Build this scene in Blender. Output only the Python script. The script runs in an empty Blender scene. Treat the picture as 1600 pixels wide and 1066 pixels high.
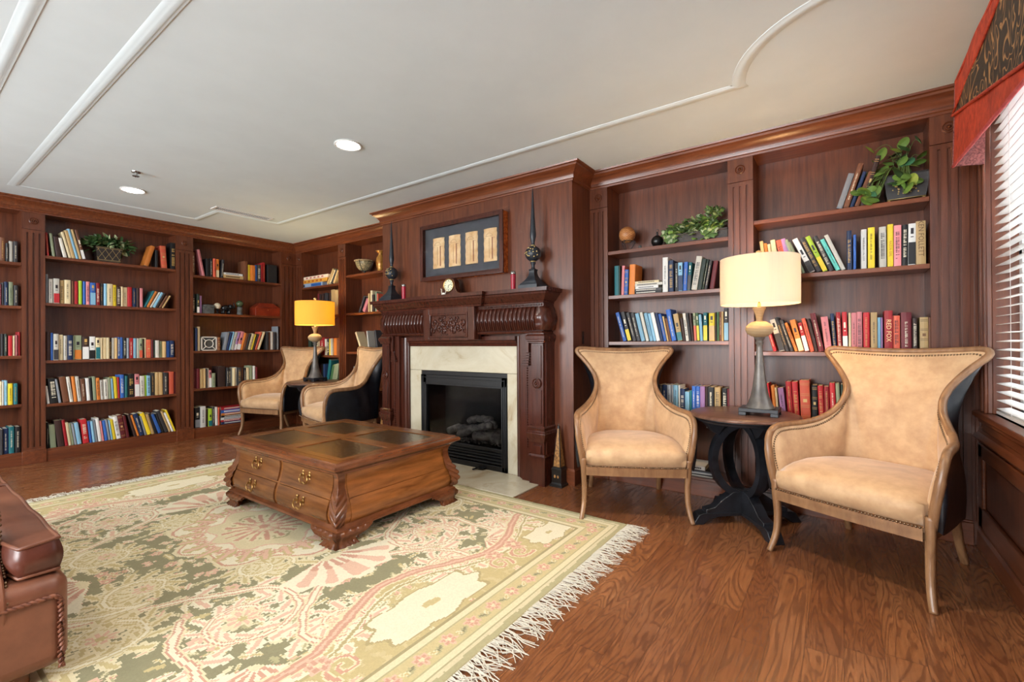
import bpy, math, random
import numpy as np
from mathutils import Vector, Matrix

# ------------------------------------------------------------------ camera, world, exposure, large lights
S = bpy.context.scene
COL = S.collection
CAM_H = 1.2
YAW, PIT, ROL = [math.radians(a) for a in (35.594, .157, -.366)]
_cy, _sy = math.cos(YAW), math.sin(YAW)
Fv = Vector((-_sy*math.cos(PIT), _cy*math.cos(PIT), math.sin(PIT)))
_R0 = Vector((_cy, _sy, 0)); _U0 = _R0.cross(Fv)
Rv = _R0*math.cos(ROL)+_U0*math.sin(ROL); Uv = -_R0*math.sin(ROL)+_U0*math.cos(ROL)
FPX = 718.5
cam = bpy.data.cameras.new('camera'); cam.sensor_width = 36; cam.lens = FPX/1600*36; cam.clip_start = .02; cam.clip_end = 200
co = bpy.data.objects.new('camera', cam); COL.objects.link(co)
M = Matrix.Identity(4)
for i in range(3):
    M[i][0], M[i][1], M[i][2] = Rv[i], Uv[i], -Fv[i]
M[2][3] = CAM_H
co.matrix_world = M
S.camera = co
S.view_settings.view_transform = 'Standard'; S.view_settings.look = 'None'
S.view_settings.gamma = 1; S.view_settings.use_curve_mapping = False
S.view_settings.exposure = 0.25

W = bpy.data.worlds.new('daylight'); S.world = W; W.use_nodes = True
bg = W.node_tree.nodes['Background']; bg.inputs['Color'].default_value = (.80, .90, 1, 1); bg.inputs['Strength'].default_value = 1.5

def lamp(name, kind, loc, power, color, size=None, size_y=None, target=None, spot=None, blend=.5):
    l = bpy.data.lights.new(name, kind); l.energy = power; l.color = color
    if kind == 'AREA':
        l.shape = 'RECTANGLE' if size_y else 'DISK'; l.size = size
        if size_y: l.size_y = size_y
    elif size: l.shadow_soft_size = size
    if spot: l.spot_size = math.radians(spot); l.spot_blend = blend
    o = bpy.data.objects.new(name, l); COL.objects.link(o); o.location = loc
    if target is not None:
        o.rotation_euler = (Vector(target)-Vector(loc)).to_track_quat('-Z', 'Y').to_euler()
    return o
CEIL = 2.68
# unseen fill areas added behind the camera, tilted up; then daylight at right window
lamp('rear_fill', 'AREA', (-4.6, -3.05, 1.6), 175, (.95, .98, 1), 1.7, 1.7, (-3.8, 2.2, 2.5))
lamp('rear_fill', 'AREA', (-1.4, -3.05, 1.6), 190, (.95, .98, 1), 1.7, 1.7, (-1.4, 2.2, 2.5))
lamp('window_daylight', 'AREA', (2.7, 2.3, 3.9), 800, (.88, .94, 1), 3.0, 2.2, (.3, 2.6, 1.4))
DOWN = [(-2.98, 2.08), (-5.5, 1.47), (-.85, 1.75), (-.9, -.4), (-3.0, -.4), (-5.4, -.6)]
DPOW = [34, 34, 130, 34, 34, 34]

# ------------------------------------------------------------------ helpers
def px(x, y, ax, val):
    """a point of the photograph taken onto a real plane of the room"""
    dv = Fv + Rv*((x-800)/FPX) + Uv*((533-y)/FPX)
    o = Vector((0, 0, CAM_H)); t = (val-o[ax])/dv[ax]
    return o+dv*t

def srgb(r, g, b, a=1):
    f = lambda c: (c/255/12.92) if c/255 <= .04045 else ((c/255+.055)/1.055)**2.4
    return (f(r), f(g), f(b), a)

class MB:
    def __init__(s): s.v = []; s.f = []; s.c = []; s.col = None
    def add(s, vs, fs, col=None):
        n = len(s.v); s.v += [tuple(p) for p in vs]; s.f += [tuple(i+n for i in f) for f in fs]
        s.c += [col if col is not None else s.col]*len(fs)
    def box(s, x0, x1, y0, y1, z0, z1, col=None):
        s.add([(x0,y0,z0),(x1,y0,z0),(x1,y1,z0),(x0,y1,z0),(x0,y0,z1),(x1,y0,z1),(x1,y1,z1),(x0,y1,z1)],
              [(0,3,2,1),(4,5,6,7),(0,1,5,4),(1,2,6,5),(2,3,7,6),(3,0,4,7)], col)
    def obox(s, c, ax, ay, az, hx, hy, hz, col=None):
        c, ax, ay, az = map(Vector, (c, ax, ay, az)); vs = []
        for k in (-1, 1):
            for i, j in ((-1,-1),(1,-1),(1,1),(-1,1)): vs.append(c+ax*hx*i+ay*hy*j+az*hz*k)
        s.add(vs, [(0,3,2,1),(4,5,6,7),(0,1,5,4),(1,2,6,5),(2,3,7,6),(3,0,4,7)], col)
    def prism(s, poly, ax, a, b, col=None):
        """poly in the plane across axis ax (x: (y,z), y: (x,z), z: (x,y)), from a to b"""
        def P(p, t): return ((t,p[0],p[1]),(p[0],t,p[1]),(p[0],p[1],t))[ax]
        n = len(poly); s.add([P(p,a) for p in poly]+[P(p,b) for p in poly],
            [tuple(range(n)), tuple(range(2*n-1,n-1,-1))]+[(i,i+n,(i+1)%n+n,(i+1)%n) for i in range(n)], col)
    def lathe(s, prof, c=(0,0,0), n=24, col=None, axis=None, cap=True):
        c = Vector(c); q = Vector((0,0,1)).rotation_difference(Vector(axis)) if axis else None
        vs = []; m = len(prof)
        for r, z in prof:
            for k in range(n):
                a = 2*math.pi*k/n; p = Vector((r*math.cos(a), r*math.sin(a), z))
                vs.append(c+(q@p if q else p))
        fs = [(i*n+k, i*n+(k+1)%n, (i+1)*n+(k+1)%n, (i+1)*n+k) for i in range(m-1) for k in range(n)]
        if cap and prof[0][0] > 1e-5: fs.append(tuple(range(n-1,-1,-1)))
        if cap and prof[-1][0] > 1e-5: fs.append(tuple(range((m-1)*n, m*n)))
        s.add(vs, fs, col)
    def grid(s, g, col=None, closed=False):
        m, n = len(g), len(g[0]); vs = [p for r in g for p in r]
        fs = [(i*n+j, i*n+(j+1)%n, (i+1)*n+(j+1)%n, (i+1)*n+j) for i in range(m-1) for j in range(n if closed else n-1)]
        s.add(vs, fs, col)
    def tube(s, pts, rad, n=8, ref=(0,0,1), sq=1.0, cap=True, col=None):
        """sweep; rad = r or (a,b) or list of (a,b): a across, b along ref; sq<1 squares the section"""
        pts = [Vector(p) for p in pts]; m = len(pts); rings = []
        if not isinstance(rad, list): rad = [rad if isinstance(rad, tuple) else (rad, rad)]*m
        rad = [r if isinstance(r, tuple) else (r, r) for r in rad]
        nrm = Vector(ref)
        for i in range(m):
            t = (pts[min(i+1,m-1)]-pts[max(i-1,0)]).normalized()
            u = nrm-t*nrm.dot(t)
            if u.length < 1e-3: u = t.orthogonal()
            u.normalize(); w = t.cross(u); nrm = u if ref is None else Vector(ref) if abs(t.dot(Vector(ref).normalized())) < .9 else u
            a, b = rad[i]; ring = []
            for k in range(n):
                th = 2*math.pi*(k+.5)/n; c_, s_ = math.cos(th), math.sin(th)
                ring.append(pts[i]+w*a*math.copysign(abs(c_)**sq, c_)+u*b*math.copysign(abs(s_)**sq, s_))
            rings.append(ring)
        k0 = len(s.v); s.grid(rings, col, closed=True)
        if cap: s.add(rings[0], [tuple(range(n-1,-1,-1))], col); s.add(rings[-1], [tuple(range(n))], col)
    def sphere(s, c, r, n=12, m=8, sc=(1,1,1), col=None):
        c = Vector(c); g = []
        for i in range(m+1):
            ph = math.pi*i/m
            g.append([c+Vector((sc[0]*r*math.sin(ph)*math.cos(2*math.pi*k/n), sc[1]*r*math.sin(ph)*math.sin(2*math.pi*k/n), -sc[2]*r*math.cos(ph))) for k in range(n)])
        s.grid(g, col, closed=True)
    def mould(s, path, prof, closed=False, col=None, z0=0):
        """horizontal moulding: path of (x,y), prof of (outward,z); outward = right of travel"""
        n = len(path); P = [Vector((p[0],p[1])) for p in path]; rows = []
        for i in range(n):
            d0 = (P[i]-P[i-1]).normalized() if (i > 0 or closed) else None
            d1 = (P[(i+1)%n]-P[i]).normalized() if (i < n-1 or closed) else None
            if d0 is None: d0 = d1
            if d1 is None: d1 = d0
            n0 = Vector((d0.y,-d0.x)); n1 = Vector((d1.y,-d1.x)); m = (n0+n1)
            m = m/(m.dot(n0)) if m.length > 1e-6 else n0
            rows.append([(P[i].x+m.x*o, P[i].y+m.y*o, z+z0) for o, z in prof])
        if closed: rows.append(rows[0])
        s.grid(rows, col, closed=True)
        if not closed:
            k = len(prof); s.add(rows[0], [tuple(range(k))], col); s.add(rows[-1], [tuple(range(k-1,-1,-1))], col)
    def build(s, name, mat, parent=None, off=(0,0,0), smooth=False, bevel=0, seg=2, flat_angle=None):
        me = bpy.data.meshes.new(name)
        me.from_pydata([(x-off[0], y-off[1], z-off[2]) for x, y, z in s.v], [], s.f)
        mats = mat if isinstance(mat, (list, tuple)) else [mat]
        for m_ in mats: me.materials.append(m_)
        if any(c is not None for c in s.c):
            at = me.color_attributes.new('Col', 'FLOAT_COLOR', 'CORNER'); buf = []
            for f, c in zip(s.f, s.c):
                c = c or (.5,.5,.5,1); buf += list(c)*len(f)
            at.data.foreach_set('color', buf)
        import bmesh
        bm = bmesh.new(); bm.from_mesh(me); bmesh.ops.remove_doubles(bm, verts=bm.verts, dist=1e-6)
        bmesh.ops.recalc_face_normals(bm, faces=bm.faces); bm.to_mesh(me); bm.free()
        if smooth:
            me.shade_smooth() if not flat_angle else me.shade_smooth()
            if flat_angle: me.set_sharp_from_angle(angle=math.radians(flat_angle))
        o = bpy.data.objects.new(name, me); COL.objects.link(o)
        if parent: o.parent = parent
        else: o.location = off
        if bevel:
            b = o.modifiers.new('bevel', 'BEVEL'); b.width = bevel; b.segments = seg; b.limit_method = 'ANGLE'; b.angle_limit = math.radians(40)
            me.shade_smooth(); me.set_sharp_from_angle(angle=math.radians(35))
        return o

def tag(o, label=None, cat=None, group=None, kind=None):
    if label: o['label'] = label
    if cat: o['category'] = cat
    if group: o['group'] = group
    if kind: o['kind'] = kind
    return o
def thing(name, label, cat, loc=(0,0,0), rz=0, group=None):
    o = bpy.data.objects.new(name, None); COL.objects.link(o); o.empty_display_size = .1
    o.location = loc; o.rotation_euler = (0,0,rz)
    return tag(o, label, cat, group)
def copy_tree(o, parent=None, label=None):
    c = o.copy(); COL.objects.link(c)
    if parent: c.parent = parent
    if label: c['label'] = label
    for ch in [x for x in bpy.data.objects if x.parent == o]: copy_tree(ch, c)
    return c
def struct(o): o['kind'] = 'structure'; return o
def crom(pts, n=6, closed=False):
    P = [Vector(p) for p in pts]; out = []; m = len(P)
    for i in range(m-1):
        p0, p1, p2, p3 = P[max(i-1,0)], P[i], P[i+1], P[min(i+2,m-1)]
        for k in range(n):
            t = k/n
            out.append(.5*((2*p1)+(p2-p0)*t+(2*p0-5*p1+4*p2-p3)*t*t+(3*p1-p0-3*p2+p3)*t**3))
    out.append(P[-1]); return out

# ------------------------------------------------------------------ materials
def mat(name, color=(.5,.5,.5,1), rough=.5, metal=0, spec=.5, **k):
    m = bpy.data.materials.new(name); m.use_nodes = True
    b = m.node_tree.nodes['Principled BSDF']
    b.inputs['Base Color'].default_value = color; b.inputs['Roughness'].default_value = rough
    b.inputs['Metallic'].default_value = metal; b.inputs['Specular IOR Level'].default_value = spec
    for kk, vv in k.items(): b.inputs[kk].default_value = vv
    m.diffuse_color = color
    return m
def N(m, t, **k):
    n = m.node_tree.nodes.new(t)
    for a, b in k.items():
        if a.startswith('i_'): n.inputs[a[2:].replace('_', ' ')].default_value = b
        else: setattr(n, a, b)
    return n
def L(m, a, b): m.node_tree.links.new(a, b)
def BS(m): return m.node_tree.nodes['Principled BSDF']
def ramp(m, stops, src=None):
    r = m.node_tree.nodes.new('ShaderNodeValToRGB'); e = r.color_ramp.elements
    while len(e) < len(stops): e.new(.5)
    for i, (p, c) in enumerate(stops): e[i].position = p; e[i].color = c
    if src: L(m, src, r.inputs['Fac'])
    return r
def bump(m, src, strength=.2, dist=.01):
    b = N(m, 'ShaderNodeBump'); b.inputs['Strength'].default_value = strength; b.inputs['Distance'].default_value = dist
    L(m, src, b.inputs['Height']); L(m, b.outputs['Normal'], BS(m).inputs['Normal']); return b
def coords(m, scale=(1,1,1), kind='Object', rot=(0,0,0)):
    t = N(m, 'ShaderNodeTexCoord'); mp = N(m, 'ShaderNodeMapping'); mp.inputs['Scale'].default_value = scale
    mp.inputs['Rotation'].default_value = rot
    L(m, t.outputs[kind], mp.inputs['Vector']); return mp.outputs['Vector']
def noise(m, vec, scale=5, detail=4, rough=.5, dist=0):
    n = N(m, 'ShaderNodeTexNoise'); n.inputs['Scale'].default_value = scale; n.inputs['Detail'].default_value = detail
    n.inputs['Roughness'].default_value = rough; n.inputs['Distortion'].default_value = dist
    L(m, vec, n.inputs['Vector']); return n.outputs['Fac']
def wood(name, dark, light, rough=.35, stretch=(14,14,.9), scale=3, b=.05, mid=None, spec=.5):
    m = mat(name, light, rough, spec=spec); v = coords(m, stretch); n = noise(m, v, scale, 6, .6, .35)
    mid = mid or tuple((a+c)/2 for a, c in zip(dark, light))
    r = ramp(m, [(.25, dark), (.5, mid), (.75, light)], n); L(m, r.outputs['Color'], BS(m).inputs['Base Color'])
    if b: bump(m, n, b, .002)
    return m
def mottled(name, a, b_, rough, scale, bumpv=.1, bdist=.003, metal=0, detail=5, spec=.5, lo=.35, hi=.65):
    m = mat(name, a, rough, metal, spec); v = coords(m); n = noise(m, v, scale, detail, .6)
    r = ramp(m, [(lo, a), (hi, b_)], n); L(m, r.outputs['Color'], BS(m).inputs['Base Color'])
    if bumpv: bump(m, n, bumpv, bdist)
    return m
def vcol(name, rough=.5, spec=.4):
    m = mat(name, rough=rough, spec=spec); a = N(m, 'ShaderNodeVertexColor', layer_name='Col'); L(m, a.outputs['Color'], BS(m).inputs['Base Color']); return m

MAHOG = wood('mahogany', srgb(68,33,20), srgb(114,62,37), .34, b=.03)
MAHOG_X = wood('mahogany_long', srgb(78,38,22), srgb(128,70,40), .28, stretch=(1,14,14), b=.03)
MAHOG_Y = wood('mahogany_side', srgb(78,38,22), srgb(128,70,40), .28, stretch=(14,1,14), b=.03)
MANTEL = wood('mantel_mahogany', srgb(50,23,16), srgb(84,40,27), .25, b=.02)
CEILM = mottled('ceiling_paint', srgb(212,225,230), srgb(216,229,234), .9, 3, 0)
TRIMW = mat('white_trim_paint', srgb(224,223,220), .45)
WALLP = mat('plain_wall_paint', srgb(196,184,160), .8)
BLACKM = mottled('black_metal', srgb(16,17,19), srgb(26,27,30), .42, 40, .05, .001)
IRON = mottled('dark_iron', srgb(30,32,36), srgb(52,52,54), .5, 14, .1, .002)
PAPER = mottled('paper_pages', srgb(214,200,168), srgb(228,216,188), .85, 60, 0)
BOOKM = vcol('book_cloth', .5)
LETTER = vcol('spine_lettering', .45)
SUEDE = mottled('tan_suede', srgb(182,145,108), srgb(206,170,130), .55, 11, .12, .003, detail=8, spec=.35)
BS(SUEDE).inputs['Sheen Weight'].default_value = .35; BS(SUEDE).inputs['Sheen Roughness'].default_value = .4
CHWOOD = wood('washed_oak_frame', srgb(112,78,52), srgb(160,120,84), .3, stretch=(9,9,2), scale=3, b=.05)
BLEATH = mottled('black_leather', srgb(9,11,15), srgb(20,23,30), .33, 22, .35, .004)
NAILM = mat('aged_brass_nail', srgb(128,106,84), .28, 1)
BRASS = mottled('aged_brass', srgb(150,112,62), srgb(196,158,98), .32, 30, .05, .001, metal=1)
# ------------------------------------------------------------------ room shell
XL, YM, XW, YR = -6.68, 3.75, .66, -3.1            # shelf faces left and far, window wall, rear wall
XB, YB = XL-.27, YM+.27                            # backs of the bookcases
CHX0, CHX1, CHY = -4.26, -1.82, 3.42               # chimney breast

# floor: stained oak planks along y
FLOOR = mat('stained_oak_planks', rough=.22, spec=.5)
def make_floor(m):
    t = N(m, 'ShaderNodeTexCoord'); sx = N(m, 'ShaderNodeSeparateXYZ'); L(m, t.outputs['Object'], sx.inputs[0])
    def mth(op, a, b=None, c=None):
        n = N(m, 'ShaderNodeMath', operation=op)
        for i, q in enumerate((a, b, c)):
            if q is None: continue
            if isinstance(q, (int, float)): n.inputs[i].default_value = q
            else: L(m, q, n.inputs[i])
        return n.outputs[0]
    u = mth('DIVIDE', sx.outputs[0], .125); ui = mth('FLOOR', u); uf = mth('FRACT', u)
    w1 = N(m, 'ShaderNodeTexWhiteNoise', noise_dimensions='1D'); L(m, ui, w1.inputs['W'])
    v = mth('ADD', mth('DIVIDE', sx.outputs[1], 1.15), mth('MULTIPLY', w1.outputs['Value'], 7)); vi = mth('FLOOR', v); vf = mth('FRACT', v)
    idn = mth('ADD', ui, mth('MULTIPLY', vi, 17.31)); w2 = N(m, 'ShaderNodeTexWhiteNoise', noise_dimensions='1D'); L(m, idn, w2.inputs['W'])
    cb = N(m, 'ShaderNodeCombineXYZ'); L(m, mth('MULTIPLY', sx.outputs[0], 1.0), cb.inputs[0]); L(m, mth('MULTIPLY', sx.outputs[1], .13), cb.inputs[1]); L(m, mth('MULTIPLY', w2.outputs['Value'], 9), cb.inputs[2])
    nz = N(m, 'ShaderNodeTexNoise'); nz.inputs['Scale'].default_value = 6.5; nz.inputs['Detail'].default_value = 3.5; nz.inputs['Distortion'].default_value = .6; L(m, cb.outputs[0], nz.inputs['Vector'])
    rings = mth('FRACT', mth('MULTIPLY', nz.outputs['Fac'], 23)); tri = mth('ABSOLUTE', mth('SUBTRACT', rings, .5))
    line = ramp(m, [(.0, (0,0,0,1)), (.09, (.08,.08,.08,1)), (.26, (.82,.82,.82,1)), (.5, (1,1,1,1))], tri)
    cb2 = N(m, 'ShaderNodeCombineXYZ'); L(m, mth('MULTIPLY', sx.outputs[0], 60), cb2.inputs[0]); L(m, mth('MULTIPLY', sx.outputs[1], 3), cb2.inputs[1]); L(m, mth('MULTIPLY', w2.outputs['Value'], 9), cb2.inputs[2])
    n2 = N(m, 'ShaderNodeTexNoise'); n2.inputs['Scale'].default_value = 2.5; n2.inputs['Detail'].default_value = 5; L(m, cb2.outputs[0], n2.inputs['Vector'])
    base = ramp(m, [(.0, srgb(134,84,52)), (.5, srgb(146,94,59)), (1, srgb(160,106,67))], w2.outputs['Value'])
    fib = ramp(m, [(.3, (.62,.56,.5,1)), (.7, (1.08,1.06,1.04,1))], n2.outputs['Fac'])
    mx = N(m, 'ShaderNodeMix', data_type='RGBA', blend_type='MULTIPLY'); mx.inputs[0].default_value = .8; L(m, base.outputs[0], mx.inputs[6]); L(m, fib.outputs[0], mx.inputs[7])
    mx2 = N(m, 'ShaderNodeMix', data_type='RGBA', blend_type='MIX'); mx2.inputs[6].default_value = srgb(84,46,28)
    L(m, mth('ADD', mth('MULTIPLY', line.outputs[0], .65), .35), mx2.inputs[0]); L(m, mx.outputs[2], mx2.inputs[7])
    gap = mth('MULTIPLY', mth('GREATER_THAN', uf, .02), mth('GREATER_THAN', vf, .003))
    mx3 = N(m, 'ShaderNodeMix', data_type='RGBA', blend_type='MIX'); mx3.inputs[6].default_value = srgb(48,26,17)
    L(m, mth('ADD', mth('MULTIPLY', gap, .6), .4), mx3.inputs[0]); L(m, mx2.outputs[2], mx3.inputs[7])
    L(m, mx3.outputs[2], BS(m).inputs['Base Color'])
    hh = mth('ADD', mth('MULTIPLY', gap, 1), mth('MULTIPLY', line.outputs[0], .12)); bump(m, hh, .35, .0012)
    rr = ramp(m, [(0, (.34,)*3+(1,)), (1, (.2,)*3+(1,))], line.outputs[0]); L(m, rr.outputs[0], BS(m).inputs['Roughness'])
make_floor(FLOOR)
b = MB(); b.box(XB-.1, XW+.2, YR-.1, YB+.1, -.1, 0); struct(b.build('floor', FLOOR))
b = MB(); b.box(XB-.1, XW+.2, YR-.1, YB+.1, CEIL, CEIL+.1); struct(b.build('ceiling', CEILM))
b = MB(); b.box(XB-.1, XB-.012, YR, YB+.1, 0, CEIL); struct(b.build('wall_left', MAHOG))
b = MB(); b.box(XB-.012, XW+.2, YB+.012, YB+.1, 0, CEIL); struct(b.build('wall_far', MAHOG))
# rear wall behind the camera; two unseen windows added to carry the fill
b = MB(); wins = [(-5.5, -3.7), (-2.3, -.5)]; xs = [XB-.1]+[q for w in wins for q in w]+[XW+.2]
for i in range(0, len(xs), 2): b.box(xs[i], xs[i+1], YR-.1, YR, 0, CEIL)
for a, c in wins: b.box(a, c, YR-.1, YR, 0, .7); b.box(a, c, YR-.1, YR, 2.45, CEIL)
struct(b.build('wall_rear', WALLP))
# left part of the room beyond the frame: plain wall flush with the shelf faces
b = MB(); b.box(XB-.012, XL, YR, -.30, 0, CEIL); struct(b.build('wall_left', WALLP))
# window wall
WY0, WY1, WZ0, WZ1 = 1.65, 3.50, .80, 2.46
b = MB(); b.box(XW, XW+.16, YR, WY0, 0, CEIL); b.box(XW, XW+.16, WY1, YB, 0, CEIL)
b.box(XW, XW+.16, WY0, WY1, 0, WZ0); b.box(XW, XW+.16, WY0, WY1, WZ1, CEIL); struct(b.build('wall_right', MAHOG))
b = MB(); b.box(.6175, XW, YM+.004, YM+.022, 0, 2.56); b.box(.632, .648, YM-.006, YM+.006, .14, 2.5); struct(b.build('trim_7', MAHOG, bevel=.002))
b = MB()                                             # wainscot stiles, rails and mouldings below the window
for y0, y1 in ((3.66,3.75),(2.62,2.72),(1.55,1.65),(.5,.6),(-.6,-.5),(-1.7,-1.6)): b.box(XW-.018, XW, y0, y1, .12, .60)
b.box(XW-.018, XW, YR, 3.75, .52, .60); b.box(XW-.018, XW, YR, 3.75, .12, .24)
struct(b.build('trim_1', MAHOG_Y, bevel=.006))
CR = [(0,0),(.014,0),(.02,.012),(.035,.02),(.04,.03),(.03,.045),(.018,.055),(.014,.085),(0,.085)]
b = MB(); b.mould([(XW, 3.75),(XW, YR)], [(o, z) for o, z in CR], z0=.612); struct(b.build('trim_2', MAHOG_Y, smooth=True, flat_angle=30))
b = MB(); b.mould([(XW, 3.75),(XW, YR)], [(0,0),(.024,0),(.024,.09),(.016,.10),(.012,.12),(0,.12)]); struct(b.build('baseboard_right', MAHOG_Y))
for o in bpy.data.objects:
    if o.name.startswith('trim_2') or o.name.startswith('baseboard_right'): pass
# window casing, stool and apron
b = MB()
def casing(b, y0, y1, z0, z1, wd=.11):
    for (a, c, d, e) in ((y1, y1+wd, z0, z1+wd), (y0-wd, y0, z0, z1+wd), (y0, y1, z1, z1+wd)):
        b.box(XW-.022, XW, a, c, d, e)
    b.box(XW-.034, XW-.02, y1+wd-.03, y1+wd, z0, z1+wd); b.box(XW-.034, XW-.02, y1, y1+.02, z0, z1+.02)
    b.box(XW-.034, XW-.02, y0-wd, y0-wd+.03, z0, z1+wd); b.box(XW-.034, XW-.02, y0-.02, y0, z0, z1+.02)
casing(b, WY0, WY1, WZ0, WZ1)
struct(b.build('window_1', MAHOG, bevel=.004))
b = MB(); b.box(XW-.06, XW+.1, WY0-.14, WY1+.14, WZ0-.03, WZ0); b.box(XW-.04, XW, WY0-.12, WY1+.12, WZ0-.06, WZ0-.03); b.box(XW-.025, XW, WY0-.11, WY1+.11, WZ0-.11, WZ0-.06)
struct(b.build('trim_3', MAHOG_Y, bevel=.006))
GLASS = mat('clear_glass', (1,1,1,1), .02, spec=.5); BS(GLASS).inputs['Transmission Weight'].default_value = 1; BS(GLASS).inputs['IOR'].default_value = 1.05
SASH = mat('white_sash_paint', srgb(225,225,225), .4)
b = MB()
for y0, y1 in ((WY0, WY0+.05), (WY1-.05, WY1), ((WY0+WY1)/2-.03, (WY0+WY1)/2+.03)): b.box(XW+.10, XW+.14, y0, y1, WZ0, WZ1)
for z0, z1 in ((WZ0, WZ0+.05), (WZ1-.05, WZ1), (1.62, 1.67)): b.box(XW+.10, XW+.14, WY0, WY1, z0, z1)
sash = struct(b.build('window_2', SASH, bevel=.003))
b = MB(); b.box(XW+.118, XW+.122, WY0+.04, WY1-.04, WZ0+.04, WZ1-.04); g_ = b.build('pane', GLASS, sash)
for i, (a, c) in enumerate(wins):  # frames of the added rear windows
    b = MB()
    for u0, u1 in ((a, a+.06), (c-.06, c), ((a+c)/2-.03, (a+c)/2+.03)): b.box(u0, u1, YR-.06, YR-.02, .7, 2.45)
    for z0, z1 in ((.7, .76), (2.39, 2.45), (1.55, 1.6)): b.box(a, c, YR-.06, YR-.02, z0, z1)
    b.box(a-.1, a, YR, YR+.02, .6, 2.55); b.box(c, c+.1, YR, YR+.02, .6, 2.55); b.box(a, c, YR, YR+.02, 2.45, 2.55); b.box(a, c, YR, YR+.04, .62, .7)
    struct(b.build('window_%d' % (i+3), SASH, bevel=.003))
# brick pier of the porch outside the right window
BRICK = mat('red_brick', rough=.9)
bt = N(BRICK, 'ShaderNodeTexBrick'); bt.inputs['Scale'].default_value = 4.5; bt.inputs['Color1'].default_value = srgb(150,92,70); bt.inputs['Color2'].default_value = srgb(128,76,60); bt.inputs['Mortar'].default_value = srgb(190,180,168)
L(BRICK, coords(BRICK, (1,1,1), 'Object', (math.pi/2,0,0)), bt.inputs['Vector']); L(BRICK, bt.outputs['Color'], BS(BRICK).inputs['Base Color'])
b = MB(); b.box(1.15, 1.46, 7.0, 7.4, -.1, 3.6, None); o = b.build('brick_pier', BRICK); tag(o, 'brick pier standing outside behind the window blind', 'pier')
b = MB(); b.box(1.72, 4.6, 7.6, 7.9, -.1, 5.2); tag(b.build('brick_wall', BRICK), 'red brick wall of the building across, behind the window blind', 'wall')
b = MB(); b.box(.95, 12, -3, 16, -.25, -.1); o = b.build('ground_outside', mottled('pale_paving', srgb(170,166,160), srgb(190,186,180), .9, 4)); struct(o)
b = MB(); b.lathe([(.10,-.1),(.10,0),(.07,.03),(.07,2.9),(.10,2.95),(.10,3.05)], (1.13,5.5,0)); o = b.build('white_column', SASH, smooth=True, flat_angle=40); tag(o, 'white round porch column seen through the window blind', 'column')

# crown moulding all round the shelves and chimney breast
CP = [(0,2.548),(.012,2.548),(.014,2.562),(.024,2.566),(.028,2.580),(.022,2.584),(.026,2.600),(.042,2.622),(.064,2.640),(.082,2.650),(.084,2.664),(.100,2.668),(.104,2.68),(0,2.68)]
b = MB(); b.mould([(XL,-.30),(XL,YM),(CHX0,YM),(CHX0,CHY),(CHX1,CHY),(CHX1,YM),(XW,YM)], CP)
struct(b.build('trim_4', MAHOG_X, smooth=True, flat_angle=28))
# mouldings planted on the ceiling
def arc(cx, cy, r, a0, a1, n=14): return [(cx+r*math.cos(math.radians(a0+(a1-a0)*i/n)), cy+r*math.sin(math.radians(a0+(a1-a0)*i/n))) for i in range(n+1)]
CT = [(-.035,0),(-.033,-.003),(-.020,-.004),(-.014,-.007),(.006,-.008),(.014,-.005),(.03,-.003),(.035,0)]
pth = [(-6.2,.77),(-6.2,2.26)]+[(-5.64,2.26),(-5.64,2.94)]+[(-.47,2.94)]+arc(.16,3.0,.635,186,265)+[(.12,.77)]
b = MB(); b.mould(pth[::-1], CT, closed=True, z0=CEIL); struct(b.build('trim_5', CEILM, smooth=True, flat_angle=50))
b = MB(); b.mould([(-6.2,.41),(.12,.41),(.12,-1.2),(-6.2,-1.2)], CT, closed=True, z0=CEIL); struct(b.build('trim_6', CEILM, smooth=True, flat_angle=50))

# ------------------------------------------------------------------ built-in bookcases
def rosette(b, c, r, nrm):
    b.lathe([(r,0),(r,.006),(r*.86,.010),(r*.74,.004),(r*.6,.004),(r*.5,.012),(r*.36,.012),(r*.3,.006),(r*.2,.016),(.0005,.022)], c, 24, axis=nrm)
def pilaster(side, u0, u1, parent, off, flute_n=3):
    """fluted pilaster with a plinth and rosette block; side 'L' (faces +x) or 'M' (faces -y)"""
    d = .022
    def B(b, a, c, dep0, dep1, z0, z1):
        if side == 'L': b.box(XL-dep1, XL-dep0, a, c, z0, z1)
        else: b.box(a, c, YM+dep0, YM+dep1, z0, z1)
    b = MB(); w = u1-u0; fw = .014; m0 = w*.2; gap = (w-2*m0-flute_n*fw)/(flute_n-1); us = [u0]; z0, z1 = .165, 2.345
    for k in range(flute_n): a = u0+m0+k*(fw+gap); us += [a, a+fw]
    us.append(u1)
    for k in range(0, len(us), 2): B(b, us[k], us[k+1], 0, d, .14, 2.375)
    for k in range(1, len(us)-1, 2): B(b, us[k], us[k+1], .013, d, .14, 2.375); B(b, us[k], us[k+1], 0, .0132, .14, z0); B(b, us[k], us[k+1], 0, .0132, z1, 2.375)
    B(b, u0, u1, -.004, d, 2.378, 2.556)
    p = b.build('pilaster', MAHOG, parent, off)
    b = MB(); B(b, u0-.004, u1+.004, -.018, d, 0, .13); B(b, u0-.002, u1+.002, -.012, d, .13, .142)
    b.build('plinth_block', MAHOG_X, p, off, bevel=.003).location = (0,0,0)
    b = MB(); uc = (u0+u1)/2
    rosette(b, (XL+.004, uc, 2.465) if side == 'L' else (uc, YM-.004, 2.465), .034, (1,0,0) if side == 'L' else (0,-1,0))
    b.build('rosette', MAHOG, p, off, smooth=True, flat_angle=40).location = (0,0,0)
    return p
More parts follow.
